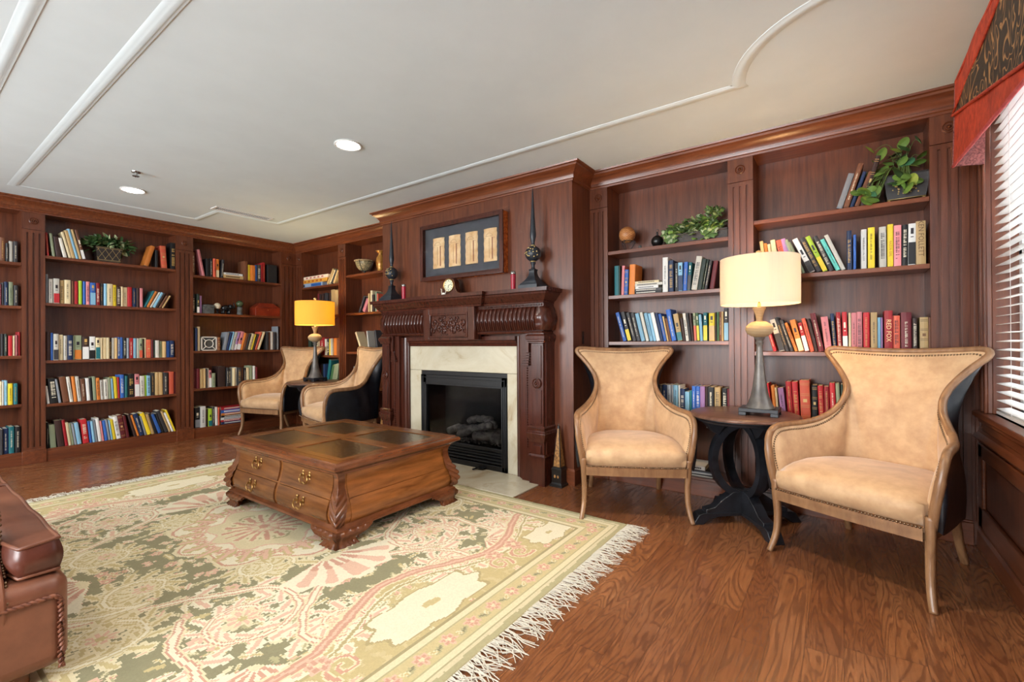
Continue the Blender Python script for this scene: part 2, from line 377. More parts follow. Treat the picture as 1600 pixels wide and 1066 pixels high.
def bookcase(side, u0, u1, zs, pils, label, zb=.128):
    w = u1-u0; off = (XL-.13, (u0+u1)/2, 0) if side == 'L' else ((u0+u1)/2, YM+.13, 0)
    t = thing('bookcase', label, 'bookcase', off, 0, 'built-in mahogany bookcases')
    def B(b, a, c, d0, d1, z0, z1):
        if side == 'L': b.box(XL-d1, XL-d0, a, c, z0, z1)
        else: b.box(a, c, YM+d0, YM+d1, z0, z1)
    MX = MAHOG_Y if side == 'L' else MAHOG_X
    b = MB(); B(b, u0-.07, u1+.07, .258, .27, 0, 2.6); b.build('back_panel', MAHOG, t, off)
    for a, c in ((u0-.018, u0), (u1, u1+.018)):
        b = MB(); B(b, a, c, .022, .258, 0, 2.58); b.build('side_panel', MAHOG, t, off)
    b = MB(); B(b, u0, u1, .0, .258, 2.556, 2.58); b.build('top_panel', MX, t, off)
    b = MB(); B(b, u0, u1, .0, .258, zb-.022, zb); B(b, u0, u1, -.008, .02, 0, zb-.022+.003); b.build('base', MX, t, off, bevel=.002)
    for z in zs:
        b = MB(); B(b, u0+.001, u1-.001, .006, .257, z-.030, z); b.build('shelf', MX, t, off, bevel=.002)
    for a, c in pils: pilaster(side, a, c, t, off)
    return t
bookcase('L', -.20, .889, (2.031,1.597,1.097,.611), ((-.30,-.20),(.889,1.057)), 'tall mahogany bookcase at the far left edge of the photo')
bookcase('L', 1.057, 2.207, (2.13,1.64,1.042,.591), ((2.207,2.39),), 'mahogany bookcase with a variegated plant in a lattice planter on its top shelf')
bookcase('L', 2.39, 3.52, (2.082,1.60,1.115,.633), ((3.52,3.749),), 'mahogany bookcase on the left wall beside the room corner, behind the far tan chair')
bookcase('M', -6.53, -5.61, (2.03,1.60,1.035,.60), ((-6.68,-6.53),(-5.61,-5.445)), 'narrow mahogany bookcase behind the lamp with the amber glowing shade')
bookcase('M', -5.445, -4.43, (2.12,1.605,1.085,.60), ((-4.43,-4.262),), 'mahogany bookcase immediately left of the chimney breast holding the footed bowl')
bookcase('M', -1.652, -.684, (1.985,1.60,1.20,.652), ((-1.818,-1.652),(-.684,-.515)), 'mahogany bookcase right of the chimney breast holding the woven globe and ivy trough', zb=.14)
bookcase('M', -.515, .444, (2.075,1.664,1.121,.64), ((.444,.617),), 'mahogany bookcase nearest the window, with the round-leaved plant high on its right')

# ------------------------------------------------------------------ chimney breast
FX0, FX1, FZ = -3.575, -2.46, .915                   # firebox opening
b = MB(); b.box(CHX0, FX0, CHY, YB, 0, CEIL); b.box(FX1, CHX1, CHY, YB, 0, CEIL); b.box(FX0, FX1, CHY, YB, FZ, CEIL)
struct(b.build('wall_chimney', MAHOG, off=(-3.04,3.7,0)))
b = MB(); b.mould([(CHX0,YM-.022),(CHX0,CHY),(-4.1,CHY)], [(0,0),(.014,0),(.014,.12),(.006,.135),(0,.135)]); b.mould([(-1.98,CHY),(CHX1,CHY),(CHX1,YM-.022)], [(0,0),(.014,0),(.014,.12),(.006,.135),(0,.135)])
struct(b.build('baseboard_chimney', MAHOG_X))

# marble surround and hearth
MARB = mat('cream_marble', rough=.25)
v_ = coords(MARB); n1 = noise(MARB, v_, 2.3, 8, .65, 1.2); r_ = ramp(MARB, [(.3, srgb(164,142,110)), (.42, srgb(190,180,156)), (.6, srgb(200,193,172)), (.72, srgb(180,166,138))], n1); L(MARB, r_.outputs[0], BS(MARB).inputs['Base Color'])
b = MB(); MX0, MX1 = -3.74, -2.34
b.box(MX0, FX0, CHY-.06, CHY-.001, .012, FZ); b.box(FX1, MX1, CHY-.06, CHY-.001, .012, FZ); b.box(MX0, MX1, CHY-.06, CHY-.001, FZ+.002, 1.2)
o = b.build('marble_surround', MARB, off=(-3.04,3.39,0), bevel=.002); tag(o, 'cream marble slips framing the black gas fireplace', 'fireplace surround')
b = MB(); b.box(-4.03, -2.06, 2.88, CHY-.061, .0, .012); o = b.build('marble_hearth', MARB, off=(-3.04,3.1,0), bevel=.003); tag(o, 'flat cream marble hearth slab in front of the fireplace', 'hearth')

# mantelpiece
MO = (-3.04, 3.33, 0); cx = -3.04
t = thing('fireplace_mantel', 'carved dark mahogany mantelpiece with reeded frieze around the fireplace', 'mantel', MO)
YP = 3.245
def mirror_box(b, x0, x1, *r):
    b.box(x0, x1, *r); b.box(2*cx-x1, 2*cx-x0, *r)
def sym(f):
    for s in (1, -1): f(s)
X_ = lambda s, x: cx+s*(x-cx)                         # mirror about the centre line
def mbox(b, s, x0, x1, *r): a, c = sorted((X_(s,x0), X_(s,x1))); b.box(a, c, *r)
# top shelf with stepped crown
SH = [(0,1.528),(.01,1.53),(.014,1.545),(.03,1.556),(.05,1.585),(.066,1.6),(.07,1.615),(.088,1.62),(.092,1.65),(0,1.65)]
ye = 3.252
path = [(-4.07,CHY-.001),(-4.07,ye),(cx-.40,ye),(cx-.40,ye-.045),(cx+.40,ye-.045),(cx+.40,ye),(-2.01,ye),(-2.01,CHY-.001)]
b = MB(); b.mould(path, SH); b.box(-4.069,-2.011,ye+.001,CHY-.001,1.528,1.6495); b.box(cx-.399,cx+.399,ye-.044,ye+.002,1.528,1.6495); b.build('mantel_shelf', MANTEL, t, MO, smooth=True, flat_angle=30)
b = MB()                                             # bead course under the shelf
x = -4.06
while x < -2.02:
    if abs(x-cx) > .34: b.box(x, x+.008, ye-.012, ye+.01, 1.505, 1.522)
    x += .016
b.box(-4.075, -2.005, ye, CHY-.001, 1.50, 1.528); b.build('bead_course', MANTEL, t, MO)
# reeded pulvinated frieze
def reeds(xa, xb, zlo, zhi, y0, bulge, pitch=.044):
    n = int(round((xb-xa)/pitch)); cols = n*16; rows = 14; g = []
    for j in range(rows+1):
        v = j/rows; r = []
        for i in range(cols+1):
            u = i/cols; ph = (u*n) % 1
            rb = bulge*math.sin(math.pi*(.12+.80*v))**.8
            h = .022*(1-abs(math.sin(math.pi*ph))**.45)
            if v < .5: h = max(h, .018*(1-abs(math.sin(math.pi*((u*n*2) % 1)))**.45))
            r.append((xa+(xb-xa)*u, y0-rb-h, zlo+(zhi-zlo)*v))
        g.append(r)
    return g
b = MB(); b.box(-4.055, -2.025, 3.285, CHY-.001, 1.29, 1.50)
b.grid(reeds(-4.0, cx-.325, 1.30, 1.50, 3.285, .05)); b.grid(reeds(cx+.325, -2.08, 1.30, 1.50, 3.285, .05))
b.mould([(-4.06,CHY-.001),(-4.06,3.25),(cx-.33,3.25)], [(0,1.272),(.006,1.276),(.008,1.29),(0,1.296)]); b.mould([(cx+.33,3.25),(-2.02,3.25),(-2.02,CHY-.001)], [(0,1.272),(.006,1.276),(.008,1.29),(0,1.296)])
b.box(-4.06, -2.02, 3.25, CHY-.001, 1.272, 1.296)
b.build('reeded_frieze', MANTEL, t, MO, smooth=True, flat_angle=50)
def end_block(s):                                    # leaf-carved ends
    b = MB(); g = []
    for j in range(13):
        v = j/12; rr = .05*math.sin(math.pi*(.12+.80*v))**.8; row = []
        for (x, y, nx, ny) in [(-2.09,3.285,0,-1),(-2.06,3.283,0,-1),(-2.035,3.278,.3,-.95),(-2.025,3.285,.7,-.7),(-2.025,3.31,1,-.2),(-2.025,3.35,1,0),(-2.025,3.38,1,0),(-2.025,3.41,1,0)]:
            h = .012*abs(math.sin((v*3+x*60+y*40)*2.2)); row.append((X_(s, x+nx*(rr+h)), y+ny*(rr+h), 1.30+.2*v))
        g.append(row)
    b.grid(g); b.build('carved_end', MANTEL, t, MO, smooth=True)
sym(end_block)
# centre tablet
b = MB(); b.box(cx-.33, cx+.33, 3.212, 3.30, 1.225, 1.53)
for x0, x1, z0, z1 in ((cx-.33,cx-.25,1.225,1.53),(cx+.25,cx+.33,1.225,1.53),(cx-.25,cx+.25,1.225,1.25),(cx-.25,cx+.25,1.475,1.53)): b.box(x0,x1,3.198,3.213,z0,z1)
for x0, x1, z0, z1 in ((cx-.25,cx-.232,1.25,1.475),(cx+.232,cx+.25,1.25,1.475),(cx-.232,cx+.232,1.25,1.266),(cx-.232,cx+.232,1.46,1.475)): b.box(x0,x1,3.192,3.213,z0,z1)
tb = b.build('centre_tablet', MANTEL, t, MO, bevel=.004)
b = MB(); random.seed(4)
def scroll(cx_, cz, r, a0, turns, sgn, rad=.006, y=3.208):
    pts = []; n = 22
    for i in range(n+1):
        k = i/n; a = a0+sgn*turns*2*math.pi*k; rr = r*(1-.78*k); pts.append((cx_+rr*math.cos(a), y-.004*math.sin(k*3), cz+rr*math.sin(a)))
    b.tube(pts, [(rad*(1-.4*i/n),)*2 for i in range(n+1)], 6, ref=(0,1,0))
for s in (-1, 1):
    for (dx, dz, r, a0, tn, sg) in ((.05,.02,.045,200,1.3,1),(.12,-.02,.05,80,1.3,-1),(.175,.03,.042,190,1.3,1),(.2,-.045,.03,60,1.2,-1),(.07,-.05,.032,120,1.2,1),(.02,-.02,.03,270,1,1),(.1,.06,.028,0,1.2,1)):
        scroll(cx+s*dx, 1.362+dz, r, math.radians(a0 if s > 0 else 180-a0), tn, sg*s)
for i in range(46):
    a = random.uniform(0, 6.28); r = random.uniform(.2, 1); p = (cx+math.cos(a)*r*.215, 3.208, 1.362+math.sin(a)*r*.085); q = random.uniform(0, 3.14)
    b.sphere(p, .014, 8, 5, (abs(math.cos(q))+.35, .6, abs(math.sin(q))+.35))
b.build('acanthus_carving', MANTEL, tb, MO, smooth=True).location = (0,0,0)
# inner architrave and posts
b = MB()
b.mould([(0,0),(1,0)], [(0,0),(0,0),(0,0)]) if False else None
AP = [(0,0),(.02,0),(.026,.012),(.02,.024),(.03,.03),(.036,.05),(.05,.056),(.05,.09),(0,.09)]   # (projection, width)
for s in (1,-1):
    q = [(X_(s,MX1+w), CHY-.06-p) for p, w in AP]
    b.prism(q, 2, .012 if False else 0.0, 1.165+.09)
b.prism([(CHY-.06-p, 1.165+w) for p, w in AP], 0, MX0, MX1)
b.box(MX0-.09, MX1+.09, CHY-.06, CHY-.001, 1.201, 1.3)
b.build('architrave', MANTEL, t, MO)
def post(s):
    b = MB()
    mbox(b, s, -2.25, -2.0, YP+.035, CHY-.001, 0, 1.275)          # backing
    mbox(b, s, -2.152, -2.0, YP, YP+.04, 0, .235)                 # base block
    PR = [(0,.0),(.012,.004),(.016,.018),(.004,.03),(0,.036)]
    b2 = MB()
    xa, xb = sorted((X_(s,-2.148), X_(s,-2.004)))
    def course(z, prof):
        b.mould([(xa,YP+.045),(xa,YP),(xb,YP),(xb,CHY-.001)] if s > 0 else [(xa,CHY-.001),(xa,YP),(xb,YP),(xb,YP+.045)], prof, z0=z)
    course(.235, [(0,0),(.012,.004),(.012,.012),(0,.03)])
    mbox(b, s, -2.140, -2.008, YP+.008, YP+.04, .235, .36); mbox(b, s, -2.115, -2.035, YP-.004, YP+.01, .265, .335)
    course(.36, [(0,0),(.002,.01),(.014,.04),(.022,.075),(.018,.08),(.018,.092),(.010,.098),(.012,.12),(.016,.125),(0,.14)])
    mbox(b, s, -2.128, -2.012, YP+.006, YP+.04, .49, 1.19); 
    mbox(b, s, -2.112, -2.028, YP-.002, YP+.01, .52, .80); mbox(b, s, -2.112, -2.028, YP-.002, YP+.01, .90, 1.17)
    course(1.19, [(0,0),(.006,.004),(.006,.014),(.014,.02),(.014,.03),(.02,.034),(.022,.06),(.012,.075),(0,.08)])
    mbox(b, s, -2.152, -2.0, YP-.002, YP+.04, 1.25, 1.276)
    x = -2.24
    for k in range(40):                                           # carved bead strip
        mbox(b, s, -2.196, -2.184, YP+.022, YP+.036, .30+k*.021, .312+k*.021)
    for k in range(5): mbox(b, s, -2.19-.01*(4-k), -2.155, YP+.0+.004*k, YP+.036, 1.00+k*.022, 1.018+k*.022)  # small bracket at the top inner corner
    mbox(b, s, -2.19, -2.155, YP+.004, YP+.036, 1.11, 1.275)
    p = b.build('post', MANTEL, t, MO, bevel=.0025)
    b = MB(); rosette(b, (X_(s,-2.07), YP-.002, .855), .042, (0,-1,0)); b.build('rosette', MANTEL, p, MO, smooth=True, flat_angle=40).location = (0,0,0)
sym(post)

# gas fireplace
FO = (-3.02, 3.5, 0)
t = thing('gas_fireplace', 'black gas fireplace with ceramic logs behind glass in the marble surround', 'fireplace', FO)
FXa, FXb = FX0+.006, FX1-.006; yf = 3.352
b = MB(); b.box(FXa, FXb, 3.70, 3.72, .014, FZ-.01); b.box(FXa, FXa+.012, yf+.04, 3.70, .014, FZ-.01); b.box(FXb-.012, FXb, yf+.04, 3.70, .014, FZ-.01); b.box(FXa, FXb, yf+.04, 3.70, FZ-.03, FZ-.01); b.box(FXa, FXb, yf+.04, 3.70, .20, .215)
b.build('firebox', mottled('sooty_black', srgb(24,24,25), srgb(38,38,39), .9, 6), t, FO)
b = MB()
b.box(FXa, FXa+.075, yf, yf+.035, .014, .872); b.box(FXb-.055, FXb, yf, yf+.035, .014, .872); b.box(FXa, FXb, yf, yf+.035, .79, .872); b.box(FXa, FXb, yf, yf+.035, .014, .06)
b.box(FXa+.075, FXb-.055, yf+.004, yf+.03, .185, .215); b.box(FXa, FXb, yf+.015, yf+.05, .872, FZ-.002)
for x0, x1, z0, z1 in ((FXa+.06,FXa+.075,.06,.79),(FXb-.055,FXb-.042,.06,.79),(FXa+.06,FXb-.042,.775,.79)): b.box(x0,x1,yf-.008,yf,z0,z1)
b.box(FXa+.012, FXa+.02, yf-.006, yf, .03, .86); b.box(FXa+.03, FXa+.036, yf-.006, yf, .03, .86); b.box(FXb-.025, FXb-.018, yf-.006, yf, .03, .86)
b.box(FXa+.05, FXb-.03, yf-.006, yf, .842, .85)
b.build('door_frame', BLACKM, t, FO, bevel=.002)
b = MB()
for z in (.075,.105,.135,.16): b.prism([(yf+.004,z),(yf+.03,z+.022),(yf+.03,z+.027),(yf+.004,z+.006)], 0, FXa+.075, FXb-.055)
b.build('lower_louvre', BLACKM, t, FO)
b = MB(); b.box(FXa+.075, FXb-.055, yf+.020, yf+.023, .215, .775)
FG = mat('smoked_glass', (.62,.62,.64,1), .04); BS(FG).inputs['Transmission Weight'].default_value = 1; BS(FG).inputs['IOR'].default_value = 1.2
b.build('glass_panel', FG, t, FO)
LOG = mottled('grey_ceramic_log', srgb(60,57,54), srgb(118,112,104), .95, 18, .8, .02)
random.seed(7)
def logm(p0, p1, r):
    b = MB(); p0, p1 = Vector(p0), Vector(p1); n = 12; pts = []; rr = []
    for i in range(n+1):
        k = i/n; pts.append(p0.lerp(p1, k)+Vector((0, random.uniform(-.008,.008), random.uniform(-.008,.008)+.02*math.sin(k*3.14)))); q = r*random.uniform(.85,1.12)*(.8 if i in (0,n) else 1); rr.append((q, q*random.uniform(.85,1.1)))
    b.tube(pts, rr, 10, ref=(0,1,0)); return b.build('log', LOG, t, FO, smooth=True)
logm((-3.28,3.46,.30),(-2.95,3.50,.33),.045); logm((-3.12,3.43,.275),(-2.72,3.47,.40),.04); logm((-2.93,3.45,.28),(-2.58,3.44,.285),.05)
logm((-3.10,3.56,.40),(-2.80,3.58,.43),.035); logm((-2.86,3.54,.42),(-2.70,3.50,.39),.032); logm((-3.2,3.6,.29),(-2.6,3.6,.29),.05)
b = MB()
for i in range(120): b.sphere((random.uniform(-3.15,-2.6), random.uniform(3.40,3.47), .225+random.uniform(0,.03)), random.uniform(.006,.016), 6, 4)
tag(b.build('ember_bed', LOG, t, FO), kind='stuff')
b = MB(); b.box(-2.78,-2.70,3.29,3.35,.03,.036); b.box(-2.79,-2.775,3.20+.05,3.35,.02,.03); b.build('door_latch', BLACKM, t, FO)
# ------------------------------------------------------------------ ceiling fittings
LENS = mat('lamp_lens', (1,1,1,1), .4); BS(LENS).inputs['Emission Color'].default_value = (1,.96,.9,1); BS(LENS).inputs['Emission Strength'].default_value = 7
def downlight(x, y, label, power):
    t = thing('recessed_light', label, 'ceiling light', (x,y,CEIL), 0, 'recessed ceiling lights')
    b = MB(); b.lathe([(.098,0),(.1,-.004),(.092,-.009),(.082,-.006),(.08,-.0005)], (0,0,0), 32, cap=False); b.build('trim_ring', TRIMW, t, smooth=True, flat_angle=40)
    b = MB(); b.lathe([(.0005,-.003),(.081,-.003)], (0,0,0), 32); b.build('lens', LENS, t)
    lamp('downlight_glow', 'SPOT', (x,y,CEIL-.02), power, (1,.90,.78), .07, spot=125, blend=.8)
DL = ['round recessed ceiling light nearest the fireplace, right of the other one', 'round recessed ceiling light near the left wall bookcases', None]
for i, (x, y) in enumerate(DOWN):
    if i < 2: downlight(x, y, DL[i], DPOW[i])
    else:
        lamp('downlight_glow', 'SPOT', (x,y,CEIL-.02), DPOW[i], (1,.90,.78), .07, spot=125, blend=.8)
CHROME = mat('chrome', srgb(190,190,188), .2, 1)
b = MB(); b.lathe([(.035,0),(.033,-.006),(.012,-.010),(.01,-.03),(.026,-.034),(.026,-.038),(.0005,-.04)], (0,0,0), 20)
for k in range(6): a = k*math.pi/3; b.box(.02*math.cos(a)-.003,.02*math.cos(a)+.003,.02*math.sin(a)-.003,.02*math.sin(a)+.003,-.042,-.034)
tag(b.build('fire_sprinkler', CHROME, None, smooth=True, flat_angle=40), 'small chrome fire sprinkler head on the ceiling', 'sprinkler').location = (-4.9,1.33,CEIL)
t = thing('air_vent', 'long narrow slotted air vent in the ceiling', 'vent', (-5.50,2.47,CEIL))
b = MB(); w, l = .055, .29
b.box(-w-.02,-w,-l,l,-.008,0); b.box(w,w+.02,-l,l,-.008,0); b.box(-w-.02,w+.02,-l-.02,-l,-.008,0); b.box(-w-.02,w+.02,l,l+.02,-.008,0); b.build('vent_frame', TRIMW, t, bevel=.002)
b = MB()
for k in range(28): y = -l+.012+k*.0205; b.box(-w,w,y,y+.005,-.004,-.001)
b.build('vent_slats', TRIMW, t)
b = MB(); b.box(-w,w,-l,l,-.001,0); b.build('vent_dark_sheet', BLACKM, t)  # flat black sheet painting the shade behind the slots
# switch plate and wall sockets
b = MB(); b.box(0,.003,-.018,.018,-.055,.055); b.box(.003,.008,-.006,.006,-.015,.015)
tag(b.build('switch_plate', mat('bronze_plate', srgb(30,20,15), .4, .5), None, bevel=.001), 'small dark switch plate on the side of the chimney breast', 'switch').location = (CHX1+.0005, 3.60, 1.235)
for i, (x, l_) in enumerate(((-1.045,'square white socket plate under the shelf, left of its twin'), (-.86,'square white socket plate under the shelf, right, behind the round table'))):
    b = MB(); b.box(-.045,.045,-.006,0,-.045,.045); b.box(-.012,.012,-.009,-.006,-.012,.012)
    tag(b.build('wall_socket', SASH, None, bevel=.002), l_, 'socket', 'white socket plates').location = (x, YM+.257, .53)

# ------------------------------------------------------------------ wing chairs
def make_chair(label):
    t = thing('wing_chair', label, 'chair', (0,0,0), 0, 'tan suede wing chairs with black leather outsides')
    half = [(.345,.03,.355),(.36,.012,.45),(.376,.008,.55),(.386,.022,.635),(.384,.07,.688),(.374,.16,.700),(.352,.28,.700),(.320,.39,.712),(.280,.47,.745),(.243,.53,.80),(.226,.575,.865),(.238,.615,.93),(.275,.645,.995),(.322,.67,1.055),(.368,.69,1.105),(.376,.70,1.133),(.346,.71,1.147),(.26,.725,1.142),(.13,.735,1.135),(0,.738,1.132)]
    base = [(.335,.045,.40),(.335,.05,.40),(.335,.055,.40),(.335,.06,.40),(.335,.09,.40),(.332,.16,.40),(.325,.27,.40),(.310,.37,.40),(.285,.46,.40),(.262,.53,.40),(.248,.57,.40),(.235,.59,.40),(.215,.60,.40),(.19,.605,.40),(.165,.61,.40),(.14,.61,.40),(.11,.61,.40),(.08,.612,.40),(.04,.614,.40),(0,.615,.40)]
    full = lambda h: h+[(-x,y,z) for x,y,z in h[:-1][::-1]]
    P = crom(full(half), 4); B = crom(full(base), 4)
    # frame
    b = MB(); rr = []
    n = len(P)
    for i in range(n):
        k = min(i, n-1-i)/(n/2); rr.append((.017, .021) if k > .12 else (.020,.023))
    b.tube([(x, y, z) for x, y, z in P], rr, 10, ref=(0,1,0), sq=.75)
    b.build('show_wood_frame', CHWOOD, t, smooth=True)
    # inner upholstery
    def pw(i):
        k = min(i, n-1-i)/4; return 1+1.5*max(0, min(1, (k-8.5)/2.5))
    rows = 12; g = []
    for j in range(rows+1):
        v = j/rows; r = []
        for ii, (p, q) in enumerate(zip(P, B)):
            m = q.lerp(p, v); kk = pw(ii); vv = v**kk; m.x = q.x+(p.x-q.x)*vv; m.y = q.y+(p.y-q.y)*vv; c = Vector((0,.25,m.z)); d = (c-m); d.z = 0
            k = math.sin(math.pi*min(1, v))**.8
            d = d.normalized() if d.length > 1e-3 else Vector((0,-1,0))
            m = m+d*(.012+.03*k); r.append(m)
        g.append(r)
    b = MB(); b.grid(g); b.build('inner_upholstery', SUEDE, t, smooth=True)
    # outside panels
    g = []
    for j in range(9):
        v = j/8; r = []
        for ii, (p, q) in enumerate(zip(P, B)):
            q2 = Vector((q.x*1.12, q.y+.055 if q.y > .3 else q.y-.01, .335)); m = q2.lerp(p, v); kk = pw(ii); vv = v**kk; m.x = q2.x+(p.x-q2.x)*vv; m.y = q2.y+(p.y-q2.y)*v
            d = Vector((m.x, m.y-.25, 0)); d = d.normalized() if d.length > 1e-3 else Vector((0,1,0))
            r.append(m+d*(.004+.018*math.sin(math.pi*v)))
        g.append(r)
    b = MB(); b.grid(g); b.build('outside_panel', BLEATH, t, smooth=True)
    # seat
    pr = [(.012,.352),(-.012,.37),(-.03,.40),(-.036,.435),(-.026,.465),(0,.488),(.05,.506),(.13,.520),(.25,.528),(.38,.522),(.50,.51),(.60,.495)]
    g = []
    for y, z in pr:
        r = []; yy = max(0, y)
        w = .334-.010*max(0, .05-yy)/.05-(max(0, yy-.15)/.45)**1.5*.09
        for i in range(17):
            u = -1+2*i/16; au = abs(u)
            r.append((w*u, y+.018*au**4+(.006*(1-u*u) if y < .02 else 0)*-1, z-(.035*au**5 if z > .47 else 0)))
        g.append([(r[0][0], r[0][1]+.01, .34)]+r+[(r[-1][0], r[-1][1]+.01, .34)])
    b = MB(); b.grid(g); b.build('seat', SUEDE, t, smooth=True)
    # rails
    b = MB(); g = []
    for i in range(13):
        u = -1+2*i/12; y0 = -.018-.012*(1-u*u)
        g.append([(.325*u,y0,.302),(.325*u,y0-.002,.36),(.325*u,y0+.03,.364),(.325*u,y0+.03,.302)])
    b.grid(g, closed=True)
    for s in (-1,1): b.tube([(s*.335,.02,.325),(s*.325,.35,.325),(s*.262,.62,.325)], (.016,.03), 8, sq=.5)
    b.tube([(-.262,.62,.325),(0,.64,.325),(.262,.62,.325)], (.016,.03), 8, sq=.5)
    b.build('seat_rail', CHWOOD, t, smooth=True, flat_angle=40)
    for s in (-1,1):
        b = MB(); b.tube(crom([(s*.343,.018,.41),(s*.342,.018,.33),(s*.338,.026,.22),(s*.340,.020,.12),(s*.350,.0,.05),(s*.362,-.018,.0)], 4), [(.021-.0065*i/20, .023-.007*i/20) for i in range(21)], 10, ref=(0,1,0), sq=.6)
        b.build('leg', CHWOOD, t, smooth=True)
    for s in (-1,1):
        b = MB(); b.tube(crom([(s*.262,.60,.34),(s*.262,.625,.22),(s*.266,.665,.10),(s*.272,.715,.0)], 5), [(.022-.005*i/15, .024-.006*i/15) for i in range(16)], 10, ref=(0,1,0), sq=.6)
        b.build('leg', CHWOOD, t, smooth=True)
    # nailheads along the frame and above the rail
    b = MB()
    def nails(pts, step, off):
        acc = 0; last = pts[0]
        for p in pts[1:]:
            seg = (p-last).length; 
            while acc+seg >= step:
                q = last.lerp(p, (step-acc)/seg); last = q; seg = (p-last).length; acc = 0
                b.sphere(off(q), .0062, 6, 4)
            acc += seg; last = p
    path = []
    for p, q in zip(P, B):
        m = p.lerp(q, 0.0); d = (q-p).normalized(); c = Vector((0,.25,p.z)); e = (c-p); e.z = 0; e = e.normalized()
        path.append(p+d*.027+e*.021)
    nails(path, .0135, lambda q: q)
    b.build('nailhead_trim', NAILM, t, smooth=True); b = MB()
    nails([Vector((.325*(-1+2*i/40), -.030-.012*(1-(-1+2*i/40)**2)-.011, .370)) for i in range(41)], .0135, lambda q: q)
    b.build('nailhead_trim', NAILM, t, smooth=True)
    return t
ch = make_chair('tan suede wing chair right of the fireplace, its back to the blue books')
ch.location = (-1.122, 2.975, 0); ch.rotation_euler = (0,0,math.radians(28))
def place_chair(x, y, ang, label):
    c = copy_tree(ch, label=label); c.location = (x,y,0); c.rotation_euler = (0,0,math.radians(ang)); return c
place_chair(-.002, 2.866, -23.5, 'large nearest tan suede wing chair in the corner by the window')
place_chair(-6.10, 2.93, 15, 'tan wing chair in the far corner against the left wall bookcases')
place_chair(-4.78, 2.86, -13, 'tan wing chair seen side-on with black leather side, left of the fireplace')

# ------------------------------------------------------------------ round pedestal tables
TTOP = wood('reclaimed_table_top', srgb(62,38,30), srgb(118,84,68), .35, stretch=(2,16,2), scale=3, b=.15)
BPAINT = mottled('rubbed_black_paint', srgb(17,18,21), srgb(34,36,42), .38, 12, .1, .002)
def make_table(label):
    t = thing('round_side_table', label, 'side table', (0,0,0), 0, 'round black side tables with ring bases')
    b = MB(); b.lathe([(.0005,.722),(.345,.722),(.362,.716),(.368,.706),(.366,.700),(.0005,.700)], n=56); b.build('tabletop', TTOP, t, smooth=True, flat_angle=40)
    b = MB(); b.lathe([(.35,.700),(.352,.694),(.335,.684),(.330,.672),(.0005,.672)], n=56); b.build('top_moulding', BPAINT, t, smooth=True, flat_angle=40)
    for a in (0, math.pi/2):
        b = MB(); g = []; c, s_ = math.cos(a), math.sin(a); nn = 48
        for i in range(nn+1):
            th = 2*math.pi*i/nn; r = []
            for rr, w in ((.252,-.032),(.252,.032),(.208,.032),(.208,-.032)):
                u = rr*math.cos(th); z = .418+rr*math.sin(th)*1.02; r.append((u*c-w*s_, u*s_+w*c, z))
            g.append(r)
        b.grid(g, closed=True); b.build('ring', BPAINT, t, smooth=True, flat_angle=35)
    b = MB()
    for k in range(4):
        a = k*math.pi/2; c, s_ = math.cos(a), math.sin(a)
        poly = [(.02,.672),(.31,.672),(.29,.655),(.235,.60),(.20,.585),(.16,.635),(.08,.66),(.02,.662)]
        vs = [(u*c-w*s_, u*s_+w*c, z) for w in (-.03,.03) for u, z in poly]; n = len(poly)
        b.add(vs, [tuple(range(n)), tuple(range(2*n-1,n-1,-1))]+[(i,i+n,(i+1)%n+n,(i+1)%n) for i in range(n)])
    b.build('bracket', BPAINT, t)
    for k in range(4):
        b = MB(); a = k*math.pi/2; c, s_ = math.cos(a), math.sin(a)
        for poly, hw in (([(.0,.055),(.0,.215),(.10,.205),(.19,.15),(.235,.11),(.30,.095),(.30,.055)], .038), ([(.0,.055),(.0,.075),(.315,.075),(.355,.065),(.40,.0),(.33,.0),(.28,.035),(.2,.05)], .046)):
            vs = [(u*c-w*s_, u*s_+w*c, z) for w in (-hw,hw) for u, z in poly]; n = len(poly)
            b.add(vs, [tuple(range(n)), tuple(range(2*n-1,n-1,-1))]+[(i,i+n,(i+1)%n+n,(i+1)%n) for i in range(n)])
        b.build('foot', BPAINT, t, bevel=.004)
    return t
tb1 = make_table('round black side table with ring base between the two nearest wing chairs'); tb1.location = (-.53,3.38,0); tb1.scale = (.91,.91,1); tb1.rotation_euler.z = math.radians(38)
tb2 = copy_tree(tb1, label='round black side table with ring base under the amber-shaded far lamp'); tb2.location = (-5.42,3.28,0); tb2.rotation_euler.z = math.radians(20)

